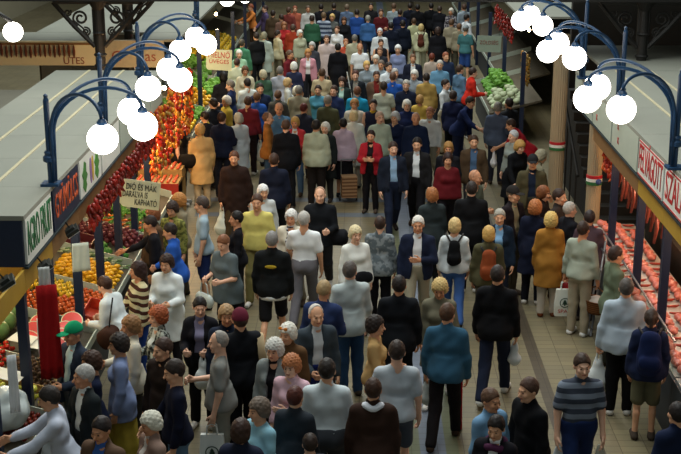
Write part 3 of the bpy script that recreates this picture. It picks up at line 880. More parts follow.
# ------------------------------------------------------------------ goods on the stalls
def on_shelf(u, v, lift=0.0, front=3.40):
    z = .9
    for _ in range(6): p = at(u, v, z + lift); z = zs(p.x, front)
    return Vector((p.x, p.y, z))
GOODS = {}
def proto(kind):
    """one mesh per kind: (name, mesh, [(part name, mesh)])"""
    if kind in GOODS: return GOODS[kind]
    parts = []
    def ball(r, hx, nm, rough=.35, sc=(1,1,1), **k): return MB().ball((0,0,r*sc[2]), r, 8, sc).mesh(nm, noisy(nm+' skin', hx, rough, .18, 25, **k), True)
    if kind == 'lemon': me = MB().lathe([(0,-.05),(.010,-.045),(.026,-.03),(.034,0),(.026,.03),(.010,.045),(0,.052)], 10, Matrix.Translation((0,0,.034)) @ Matrix.Rotation(PI/2,4,'Y')).mesh('lemon', noisy('lemon peel','e0a818',.4,.12,40,bump=.2), True)
    elif kind == 'tomato':
        me = ball(.036, 'b8291c', 'tomato', .25, (1,1,.88))
        parts = [('stalk', MB().lathe([(.016,.060),(.012,.066),(.003,.066),(.003,.075),(0,.076)], 5).mesh('stalk', noisy('stalk','4a6a2a',.7)))]
    elif kind == 'cherry': me = ball(.021, '7a2a1e', 'cherry', .3)
    elif kind == 'walnut': me = ball(.022, '4a3626', 'walnut', .8, (1,1.15,.95), bump=.8)
    elif kind == 'pepper':
        me = MB().lathe([(0,0),(.018,.004),(.034,.03),(.042,.07),(.036,.1),(.012,.108),(0,.1)], 9, Matrix.Rotation(1.3,4,'Y')).mesh('pepper', noisy('wax pepper','b9bd4a',.3,.2,12), True)
        parts = [('stalk', MB().tube([(.1,0,.026),(.125,0,.03)], .006, 5).mesh('stalk', noisy('stalk','4a6a2a',.7)))]
    elif kind == 'bell':
        me = MB().lathe([(0,0),(.02,.003),(.036,.02),(.044,.06),(.036,.085),(.012,.085),(0,.078)], 10).mesh('bell_pepper', noisy('yellow pepper','d9b42a',.3,.15,12), True)
        parts = [('stalk', MB().tube([(0,0,.08),(.006,0,.105)], .006, 5).mesh('stalk', noisy('stalk','4a6a2a',.7)))]
    elif kind == 'apple': me = ball(.037, 'c2571f', 'apple', .3, (1,1,.9)); parts = [('stalk', MB().tube([(0,0,.06),(.004,0,.085)], .003, 5).mesh('stalk', noisy('twig','4a3826',.8)))]
    elif kind == 'beet': me = MB().lathe([(0,-.03),(.006,-.01),(.03,.012),(.04,.04),(.03,.065),(.008,.075),(0,.076)], 9, Matrix.Translation((0,0,.02))).mesh('beetroot', noisy('beet','5a1a22',.6,.2,18), True)
    elif kind == 'carrot':
        me = MB().lathe([(0,-.09),(.008,-.08),(.016,-.02),(.021,.04),(.018,.07),(0,.075)], 8, Matrix.Translation((0,0,.02)) @ Matrix.Rotation(1.45,4,'Y')).mesh('carrot', noisy('carrot','d8661a',.5,.15,20), True)
        t = MB()
        for k in range(5): t.tube([(.07,0,.03),(.15,.02*(k-2),.06),(.22,.045*(k-2),.05+.012*k)], [.004,.012,.003], 5)
        parts = [('leaf_top', t.mesh('leaf_top', noisy('carrot leaf','3f7a22',.7,.3,20)))]
    elif kind == 'leek':
        t = MB(); t.tube([(-.16,0,.02),(-.02,0,.022),(.08,0,.03)], [.018,.017,.022], 8)
        me = t.mesh('leek', noisy('leek white','b9c29a',.5,.1,10), True)
        l = MB()
        for k in (-1,0,1): l.tube([(.07,0,.03),(.14,.02*k,.045),(.22,.05*k,.03)], [.018,.014,.004], 6)
        parts = [('leaf', l.mesh('leaf', noisy('leek leaf','5a7a4a',.6,.2,14)))]
    elif kind in ('lettuce', 'cabbage', 'parsley'):
        F_ = Field(); r = {'lettuce':.095,'cabbage':.085,'parsley':.075}[kind]; F_.ell((0,0,r*.75), (r,r,r*.75))
        q = {'lettuce':55,'cabbage':28,'parsley':85}[kind]; a_ = {'lettuce':.018,'cabbage':.006,'parsley':.02}[kind]
        F_.cut(lambda d,x,y,z: d + f32(a_)*np.sin(x*q+np.sin(y*40))*np.sin(y*q*.9+np.sin(z*35))*np.sin(z*q+1))
        V,Q = F_.mesh(.012); me = npmesh(kind, V, Q, [noisy(kind+' leaf', {'lettuce':'6a9a32','cabbage':'c9cdb0','parsley':'2f6a22'}[kind], .6, .3, 18, hx2={'lettuce':'3f7a20','cabbage':'8aa070','parsley':'48882c'}[kind])])
    elif kind == 'sausage': me = MB().tube([(-.11,.03,.022),(-.05,0,.022),(.05,0,.022),(.11,.03,.022)], [.012,.022,.022,.012], 8).mesh('sausage', noisy('sausage skin','9a3420',.35,.2,20), True)
    elif kind == 'meat':
        F_ = Field(); F_.ell((0,0,.05),(.12,.08,.05)); F_.ell((.05,.03,.06),(.06,.05,.045))
        F_.cut(lambda d,x,y,z: d + f32(.008)*np.sin(x*45)*np.sin(y*50+z*30))
        V,Q = F_.mesh(.014); me = npmesh('meat_cut', V, Q, [noisy('raw meat','a83a2c',.35,.25,14,hx2='d08a78')])
    elif kind == 'packet':
        F_ = Field(); F_.cap((-.06,0,.035),(.06,0,.035),.035,None,.02,WORLD,(1,1.3,1)); V,Q = F_.mesh(.013)
        me = npmesh('paprika_packet', V, Q, [noisy('red packet','b82818',.25,.2,16,hx2='d8744a')])
    GOODS[kind] = ({'lemon':'lemon','tomato':'tomato','cherry':'cherry','walnut':'walnut','pepper':'pepper','bell':'bell_pepper','apple':'apple','beet':'beetroot','carrot':'carrot','leek':'leek','lettuce':'lettuce','cabbage':'cauliflower','parsley':'parsley_bunch','sausage':'sausage','meat':'meat_cut','packet':'paprika_packet'}[kind], me, parts)
    return GOODS[kind]

def put(kind, p, rz, label, group, tilt=(0,0), sc=1.0):
    nm, me, parts = proto(kind)
    o = link(nm, me, None, p, (tilt[0], tilt[1], rz)); o.scale = (sc,)*3
    for pn, pm in parts: link(pn, pm, o)
    return tag(o, label, nm.replace('_', ' '), group)

DIAM = dict(lemon=(.105,.072), tomato=(.076,.076), cherry=(.046,.046), walnut=(.048,.054), pepper=(.135,.092), bell=(.095,.095), apple=(.079,.079), beet=(.086,.086), carrot=(.33,.11), leek=(.40,.10), lettuce=(.21,.21), cabbage=(.185,.185), parsley=(.175,.175))
def bed(kind, label, group, x0, x1, y0, y1, sc=1.0, layers=1, rzr=PI, lift0=0.0, front=3.40, most=90, sg=-1, dz=.8):
    """a bed of goods on the sloping counter: distance from the aisle middle x0..x1, along the aisle y0..y1"""
    dx, dy = DIAM[kind]
    if rzr == PI: dx = dy = max(dx, dy)
    dx *= sc*1.03; dy *= sc*1.03; count = 0
    for l in range(layers):
        ax, bx, ay, by = x0+l*dx*.5, x1-l*dx*.5, y0+l*dy*.5, y1-l*dy*.5
        a, b = int((bx-ax)/dx), int((by-ay)/dy)
        for i in range(a):
            for j in range(b):
                if count >= most: return
                count += 1
                X = ax + (i+.5)*(bx-ax)/a + R.uniform(-.1,.1)*dx + (.24*dx if j % 2 else -.24*dx); Y = ay + (j+.5)*(by-ay)/b + R.uniform(-.12,.12)*dy
                put(kind, (sg*X, Y, zs(X, front) + .02 + l*min(dx, dy)*dz + lift0), R.uniform(-rzr, rzr), label, group, (0, 0), sc*R.uniform(.92, 1.0))
B = bed
B('cherry','dark red cherry in the trays before the lavender-grey jacket','cherries in the trays',3.46,4.05,11.75,12.5,1.5,1,most=190)
B('pepper','pale yellow-green pepper on the nearest left counter','pale peppers on the left counter',3.46,4.4,12.52,12.92,.85,2,most=70)
B('walnut','brown walnut in the heaped crate beside the red cloth','walnuts in the crate',3.50,4.02,13.02,13.52,1.15,4,most=230,lift0=.03)
B('tomato','red tomato beside the blue post at the left','tomatoes on the left counter',4.12,4.62,12.98,13.9,1.0,2,most=80)
B('apple','orange-red apple on the left counter behind the white coat','apples on the left counter',3.66,4.5,15.12,15.75,1.0,2,most=90)
B('bell','yellow pepper on the left counter beyond the red cloth','yellow peppers beyond the cloth',3.9,4.6,15.8,16.3,1.0,1)
B('apple','golden apple in the bed before the lemons','golden apples',3.46,3.85,15.85,16.3,.95,1)
B('lemon','yellow lemon heaped on the left counter behind the striped sweater','lemons on the left counter',3.46,4.35,16.5,17.35,1.1,2,.35,most=150)
B('leek','green and white leek in the row behind the lemons','leeks behind the lemons',3.46,4.5,17.40,17.68,.62,3,.06,dz=.6,most=40)
B('parsley','bunch of dark green parsley by the woman in white','parsley bunches',3.46,4.0,17.8,18.2,1.05)
B('beet','dark beetroot heaped in front of the carrots','beetroots on the left counter',3.46,4.5,18.3,19.0,1.1,2,most=110)
B('carrot','orange carrot with green top on the left counter under the notice','carrots under the notice',3.46,4.5,19.1,19.85,1.05,3,.10,dz=.45,most=90)
B('parsley','bunch of green herbs behind the carrots','green herb bunches',3.46,4.5,19.9,20.35,1.15)
B('bell','yellow pepper heaped past the stepped table','far yellow peppers',3.75,4.7,26.85,28.0,1.6,2,front=3.7,most=90)
B('lettuce','green lettuce heaped past the stepped table','far left lettuces',3.75,4.8,28.1,29.4,1.2,1,front=3.7)
B('lemon','yellow fruit in the bed past the left lettuces','yellow fruit past the lettuces',3.75,4.7,29.7,31.2,1.8,2,front=3.7,most=100)
B('lettuce','green head in the far left bed below the red notice','far left green heads',3.75,4.8,31.4,33.4,1.3,1,front=3.7)
B('bell','yellow fruit on the far left counter by the orange shirt','far yellow fruit',4.15,5.1,36.5,41.5,2.2,2,front=4.1,most=110)
B('lettuce','green head in the far left yellow produce','heads in the yellow produce',4.15,5.1,33.7,36.3,1.5,1,front=4.1)
B('lettuce','green lettuce on the right counter by the red-orange jacket','right counter lettuces',3.16,3.95,31.2,33.5,1.25,2,front=3.08,sg=1,most=75)
B('cabbage','white cauliflower on the right counter below the lettuces','cauliflowers on the right counter',3.12,3.95,29.7,31.1,1.15,2,front=3.08,sg=1,most=70)

# watermelons
RIND = noisy('melon rind', '2f5a2c', .4, .4, 9, hx2='7a9a5a'); FLESH = noisy('melon flesh', 'd84a42', .35, .12, 14); PITH = noisy('melon pith', 'cfd6b0', .5)
def melon_half(u, v, rx, rz, label, p):
    o = empty('watermelon_half', p + Vector((0,0,.14)), 0, label, 'watermelon', 'cut watermelons')
    o.rotation_euler = (rad(rx), 0, rad(rz)); n = 10; r = .14
    MB().lathe([(r*math.sin(PI/2*i/n), -r*math.cos(PI/2*i/n)) for i in range(n+1)], 20).build('rind', RIND, o, smooth=True)
    MB().lathe([(0,.004),(r*.9,.003),(r*.9,.0005),(0,.0005)], 20).build('flesh', FLESH, o)
    MB().lathe([(r*.9,.0015),(r*.985,.0005),(r*.985,-.002),(r*.9,-.002)], 20).build('pith', PITH, o)
ML = ['cut watermelon nearest the red cloth','cut watermelon second from the red cloth in the front row','cut watermelon third in the front row','cut watermelon at the far end of the front row',
      'cut watermelon at the near end of the back row','cut watermelon second in the back row','cut watermelon third in the back row','cut watermelon at the far end of the back row']
for k in range(8):
    X, Y = 3.66 + .32*(k//4), 13.98 + .29*(k % 4)
    melon_half(0, 0, R.uniform(28, 46), R.uniform(-10, 45), ML[k], Vector((-X, Y, zs(X) + .02)))
for k in range(3):
    X, Y = 4.36, 14.05 + .32*k
    tag(MB().ball(Vector((-X, Y, zs(X) + .14)), .13, 10, (1,1.1,1)).build('watermelon', RIND, smooth=True), ['whole striped watermelon nearest the tomatoes', 'whole watermelon in the middle behind the cut ones', 'whole watermelon nearest the apples'][k], 'watermelon')
# crates
def crate(u, v, w, d, h, label, ry=None, mat=None, loc=None):
    p = Vector((loc[0], loc[1], zs(loc[0]))); o = empty('crate', p, 0, label, 'crate'); o.rotation_euler = (0, .264, 0)
    mat = mat or WOOD
    MB().box((-w,-d,.002),(w,d,.012)).build('bottom', mat, o)
    for sx in (-1,1): MB().box((sx*w-.008,-d,.013),(sx*w+.008,d,h)).build('side', mat, o)
    for sy in (-1,1): MB().box((-w+.01,sy*d-.008,.013),(w-.01,sy*d+.008,h)).build('end', mat, o)
crate(0, 0, .31, .29, .10, 'wooden crate heaped with walnuts beside the red cloth', loc=(-3.76, 13.27))
crate(0, 0, .13, .32, .16, 'red plastic crate behind the stooping white coat', mat=noisy('red plastic','b03a20',.4), loc=(-3.52, 15.44))
crate(0, 0, .22, .2, .16, 'dark red crate beside the parsley', mat=noisy('dark red plastic','5a1a1e',.5), loc=(-4.28, 18.0))
# red cloth, white cloth, sheets
def sheet(name, p, w, h, hx, label, cat, face=(1,0,0), fold=.012, n=10, sag=0):
    """a hanging cloth or sheet with soft folds and real thickness"""
    m = MB(); x = Vector(face).cross(Vector((0,0,1))).normalized()*-1; f = Vector(face)
    vs = []; N = 9
    for side in (0, 1):
        for j in range(N):
            for i in range(n+1):
                t = i/n - .5; q = fold*math.sin(i*1.7+j*.3)*(.4+j/N) + (.006 if side else 0)
                vs.append(p + x*(w*t*(1+.12*j/N)) + Vector((0,0,-h*j/(N-1) - sag*t*t)) + f*q)
    fs = []; B = N*(n+1)
    for j in range(N-1):
        for i in range(n):
            a = j*(n+1)+i; fs += [(a,a+1,a+n+2,a+n+1), (B+a,B+a+n+1,B+a+n+2,B+a+1)]
    for i in range(n): fs += [(i,B+i,B+i+1,i+1), ((N-1)*(n+1)+i,(N-1)*(n+1)+i+1,B+(N-1)*(n+1)+i+1,B+(N-1)*(n+1)+i)]
    for j in range(N-1): a = j*(n+1); b = a+n; fs += [(a,a+n+1,B+a+n+1,B+a),(b,B+b,B+b+n+1,b+n+1)]
    m.add(vs, fs)
    return tag(m.build(name, fabric(hx), smooth=True), label, cat)
p = atx(46, 285, -3.36); sheet('red_cloth', p, .22, 1.08, 'a01a1c', 'long red cloth hanging from the valance beside the blue post', 'cloth', (.3,-1,0), .02)
p = atx(45, 270, -3.38); sheet('white_cloth', p + Vector((0,-.05,.05)), .12, .26, 'd4d8d6', 'small white cloth hanging above the red cloth', 'cloth', (.3,-1,0))
p = atx(41, 318, -3.6); sheet('white_cloth', p, .10, .5, 'd4d8d6', 'white rag hanging behind the red cloth', 'cloth', (.3,-1,0))
p = atx(80, 243, -3.40); sheet('price_sheet', p, .2, .36, 'c6d2c6', 'pale green price sheet hanging under the brown valance', 'sheet', (.4,-1,0), .004)
p = atx(11, 355, -3.33); sheet('plastic_bag', p, .09, .6, 'dcdfe2', 'white plastic bag with red print hanging on the nearest blue post', 'bag', (.5,-1,0), .006)
for (u, v, w, lab) in ((24,354,.16,'white paper sheet on the crate beside the blue post'),(44,361,.2,'white paper sheet lying over the walnuts'),(10,411,.2,'white paper on the bulging bag at the lower left')):
    p = on_shelf(u, v); tag(MB().prism([(-w,-.13),(w*.8,-.15),(w,.12),(-w*.7,.14)], Matrix.Translation(p + Vector((0,0,.20 if u != 10 else .43))) @ Matrix.Rotation(.2,4,'Y'), .005).build('paper_sheet', PAPER), lab, 'paper')
p = on_shelf(8, 436); F_ = Field(); F_.ell((0,0,.20),(.27,.30,.22)); F_.ell((.05,-.05,.36),(.14,.16,.1))
folds(F_, .012, 4); V,Q = F_.mesh(.02); tag(link('plastic_bag', npmesh('plastic_bag', V, Q, [noisy('white plastic','c3ccca',.3,.06,6)]), None, p + Vector((-.02,0,.10))), 'bulging white plastic bag on the counter at the lower left corner', 'bag')
# flood lamps under the left valance
for (u, v, lab) in ((8,284,'flat grey flood lamp at the left edge'),(46,268,'grey flood lamp above the red cloth'),(73,232,'grey flood lamp above the price sheet')):
    p = atx(u, v, -3.38); o = empty('flood_lamp', p, 0, lab, 'lamp', 'flood lamps under the valance'); o.rotation_euler = (rad(8), rad(-32), rad(15)); o.scale = (.8,)*3
    MB().box((-.10,-.11,0),(.10,.11,.05)).box((-.06,-.06,.05),(.06,.06,.09)).build('housing', noisy('lamp grey','3a3d3a',.4,.1,10,metal=.5), o)
    MB().box((-.095,-.105,-.012),(.095,.105,-.002)).build('glass', noisy('lamp glass','d9dcd6',.3), o)
    MB().tube([(0,-.0,.09),(0,0,.2)], .012, 6).build('bracket', IRON, o)
# hanging notices
def notice(u, v, depth_y, w, h, lines, label, roll, board, ink, sizes):
    p = aty(u, v, depth_y); o = empty('notice_board', p, 0, label, 'sign'); o.rotation_euler = (0, rad(roll), 0)
    c = .05
    pts = [(-w+c,-h),(w,-h),(w,h),(-w,h),(-w,-h+c)]
    MB().prism(pts, frame(Vector((0,.012,0)), Vector((1,0,0)), Vector((0,0,1)), Vector((0,-1,0))), .012).build('board', board, o)
    for (tx, x, z, wd), sz in zip(lines, sizes):
        text('lettering', tx, sz, ink, o, frame(Vector((x,-.002,z)), Vector((1,0,0)), Vector((0,0,1)), Vector((0,-1,0))), wd)
    for x in (-w+.06, w-.06): MB().tube([(x,.004,h),(x,.004,h+.35)], .004, 5).build('cord', IRON, o)
notice(140, 194.5, 17.3, .285, .205, (('DIÓ ÉS MÁK',.01,.10,.44),('DARÁLVA IS',-.07,-.01,.36),('KAPHATÓ',.09,-.12,.32)), 'cream hanging notice with three lines of black letters', 7, noisy('notice cream','c6c6a2',.6,.05), noisy('black ink','1c1c18',.6), (.13,.13,.13))
notice(219, 60, 29.0, .30, .24, (('MIELNÖ',0,.11,.5),('ÜVEGES',0,-.04,.46)), 'cream hanging notice with red letters far left', 3, noisy('notice cream','c6c6a2',.6,.05), REDT, (.20,.13))
notice(489, 44, 31.0, .30, .20, (('ZÖLDSÉG',0,.03,.46),), 'grey-green hanging notice with faint red letters on the right', 2, noisy('notice green','8a9a8a',.6,.05), noisy('faint red','7a4a40',.6), (.13,))
# strings of dried peppers
PEP = [MB().lathe([(0,-.075),(.010,-.06),(.022,-.02),(.024,.01),(.012,.025),(0,.03)], 7, Matrix.Rotation(.35,4,'X')).mesh('pepper', noisy('dried pepper '+c, c, .3, .25, 30), True) for c in ('8f1d14','b03018','6a1812','c2571f','c98a2a','9c7a3a')]
def string(p, n, label, group, pal, step=.05):
    o = empty('pepper_string', p, R.uniform(0,6), label, 'string of peppers', group)
    MB().tube([(0,0,0),(0,0,-n*step/2-.02)], .004, 5).build('cord', noisy('string','8a7a5a',.9), o)
    for k in range(n):
        c = link('pepper', PEP[R.choice(pal)], o, (.028*math.cos(k*2.4), .028*math.sin(k*2.4), -.03-k*step/2), (R.uniform(-.5,.5), R.uniform(-.5,.5), k*2.4))
        c.scale = (1.35,)*3
for k in range(20):
    y = 15.2 + k*.24
    string(Vector((-3.40+R.uniform(-.02,.03), y, 2.42)), 11, 'short string of dark dried peppers in the garland under the left signs', 'garland of dried peppers', (0,2,2))
for k in range(16):
    y = 20.1 + k*.30
    string(Vector((-3.40+R.uniform(-.03,.05), y, 2.62+R.uniform(-.1,.1))), 26, 'long string of red and orange dried peppers before the iron columns', 'long pepper strings', (0,1,3,4,5), .08)
for k in range(6): string(Vector((3.5, 29.2+k*.7, 3.0)), 13, 'dark string hanging over the right vegetable counter', 'strings over the right counter', (2,2,0), .07)
for k in range(4): string(Vector((3.98, 29.75+k*.3, 2.1)), 22, 'pale braid hanging by the blue post at the right vegetable counter', 'pale braids', (5,5,4), .06)
for k in range(4): string(Vector((3.92, 18.9+k*.2, 2.15)), 12, 'red string hanging beside the nearer pillar', 'red strings by the pillar', (0,1,3), .05)
# table of red packets with its canopy of light
p0 = at(176, 184, .8)
o = empty('display_table', (-3.82, 23.05, 0), 0, 'stepped table of red packets before the vendor in black vest', 'table')
MB().box((-.42,-.55,.74),(.42,.55,.80)).build('table_top', WOOD, o)
MB().box((-.42,.02,.80),(.42,.55,.93)).build('step', WOOD, o)
for sx in (-.38,.38):
    for sy in (-.5,.5): MB().box((sx-.03,sy-.03,0),(sx+.03,sy+.03,.74)).build('leg', WOOD, o)
MB().box((-.43,-.57,.55),(.43,-.555,.80)).build('front_cloth', noisy('red front','a02a20',.6), o)
for i in range(7):
    for j in range(8):
        y = -.46 + j*.135; z = .80 if y < -.0 else .93
        put('packet', (-3.82-.35+i*.115, 23.05+y, z), PI/2+R.uniform(-.15,.15), 'red packet on the stepped table by the black-vested vendor', 'red packets', sc=.66)
# meat behind the right counter
for i in range(4):
    for j in range(29):
        kd = 'meat' if (i+j//3) % 3 else 'sausage'
        put(kd, (3.80+i*.195+R.uniform(-.015,.015), 12.6+j*.252+(.1 if i % 2 else 0)+R.uniform(-.02,.02), .81), (R.uniform(-.3,.3)+PI/2) if kd == 'meat' else R.uniform(-.2,.2), 'piece of raw meat in the right counter' if kd == 'meat' else 'reddish sausage lying in the right counter', 'meat on the right counter' if kd == 'meat' else 'sausages in the right counter', sc=R.uniform(.84,.98))
for k in range(26):
    y = 16.4+k*.125; z = 2.05+R.uniform(-.08,.08)
    o = empty('hanging_sausage', (4.02+.13*(k % 2), y, z), 0, 'reddish sausage hanging behind the right counter', 'sausage', 'hanging sausages')
    MB().tube([(0,0,0),(.02,0,-.2),(-.01,0,-.42)], [.016,.03,.02], 8).build('sausage', noisy('cured sausage','742a20',.45,.3,16,hx2='a05a48'), o, smooth=True)
    MB().tube([(0,0,0),(0,0,2.2-z)], .004, 5).build('hook', STEEL, o)
tag(MB().box((4.06,16.3,2.2),(4.10,19.7,2.23)).build('hanging_rail', STEEL), 'steel rail carrying the hanging sausages', 'rail')
o = empty('glass_screen', (3.66,15.8,0), 0, 'clear glass screen on the right meat counter', 'screen')
GL, nt, b_ = nodes('clear glass')
tr = nt.nodes.new('ShaderNodeBsdfTransparent'); tr.inputs[0].default_value = (.86,.9,.88,1); gl = nt.nodes.new('ShaderNodeBsdfGlossy'); gl.inputs['Roughness'].default_value = .05
mx = nt.nodes.new('ShaderNodeMixShader'); mx.inputs[0].default_value = .10
nt.links.new(tr.outputs[0], mx.inputs[1]); nt.links.new(gl.outputs[0], mx.inputs[2]); nt.links.new(mx.outputs[0], nt.nodes['Material Output'].inputs[0])
MB().box((-.004,-2.2,.80),(.004,2.2,1.22)).build('glass', GL, o)
MB().box((-.012,-2.2,1.22),(.012,2.2,1.235)).build('rim', STEEL, o)
o = empty('shelf_unit', (5.3,14.6,0), 0, 'pale wall shelf with dark goods behind the nearest right posts', 'shelf')
for z in (1.5,1.95): MB().box((-.18,-1.2,z),(.18,1.2,z+.03)).build('shelf', WHITEB, o)
for k in range(9): MB().lathe([(.06,0),(.075,.04),(.07,.17),(.03,.2),(.03,.23)], 10, Matrix.Translation((5.3,13.6+k*.25,1.53))).build('jar', noisy('dark jar','4a3826',.3)) and None
for k, j in enumerate([q for q in COL.objects if q.name.split('.')[0] == 'jar']): tag(j, 'dark jar on the shelf behind the right meat counter', 'jar', 'jars on the shelf')
# step rail by the right counter
o = empty('ladder_rack', (3.44,17.35,0), 0, 'slanting metal ladder rack leaning at the right counter', 'rack')
o.location.z = 0; o.rotation_euler = (0, rad(4), 0)
for sy in (-.12,.12): MB().tube([(-.12,sy-.35,0),(.06,sy+.3,1.25)], .018, 6).build('rail', STEEL, o)
for k in range(5): MB().tube([(-.12+.036*k,-.47+.13*k,.12+.25*k),(-.12+.036*k,-.23+.13*k,.12+.25*k)], .012, 6).build('rung', STEEL, o)
# warm bulbs over the stalls
BULB = glow('warm bulb', 'ffd9a0', 30)
def bulb(x, y, z, watt, col, label, group):
    o = empty('bulb_lamp', (x, y, z), 0, label, 'lamp', group)
    MB().ball((0,0,0), .04, 8, (1,1,1.2)).build('bulb', BULB, o, smooth=True)
    MB().lathe([(.02,.05),(.11,.06),(.10,.075),(.03,.12),(.02,.16)], 14).build('shade', noisy('shade enamel','3c4a44',.4), o)
    MB().tube([(0,0,.15),(0,0,.35)], .006, 5).build('flex', IRON, o)
    l = bpy.data.lights.new('bulb light', 'POINT'); l.energy = watt; l.color = col; l.shadow_soft_size = .06
    lo = link('bulb light', l, o, (0,0,-.09)); lo['kind'] = 'helper'
for y in (12.7,13.5,14.4,15.7,17.0,18.4): bulb(-4.3, y, 2.25, 16, (1,.86,.62), 'warm bulb under the left stall roofs', 'bulbs under the left roofs')
for y in (19.8,21.2,22.6,24.2): bulb(-3.85, y, 2.3, 55, (1,.62,.30), 'amber bulb among the long pepper strings', 'bulbs among the pepper strings')
for y in (27.5,31.5,35.5): bulb(-4.1, y, 2.4, 60, (1,.80,.5), 'yellow bulb over the far left produce', 'bulbs over the far left produce')
for y in (13.2,14.8,16.3,17.8): bulb(4.5, y, 2.1, 24, (1,.58,.38), 'pinkish bulb over the meat', 'bulbs over the meat')
bulb(4.5, 19.0, 2.15, 30, (1,.6,.3), 'amber bulb by the beige pillars', 'bulbs by the pillars'); bulb(4.3, 32.2, 2.4, 18, (1,.9,.7), 'pale bulb over the right lettuces', 'bulbs over the right lettuces')
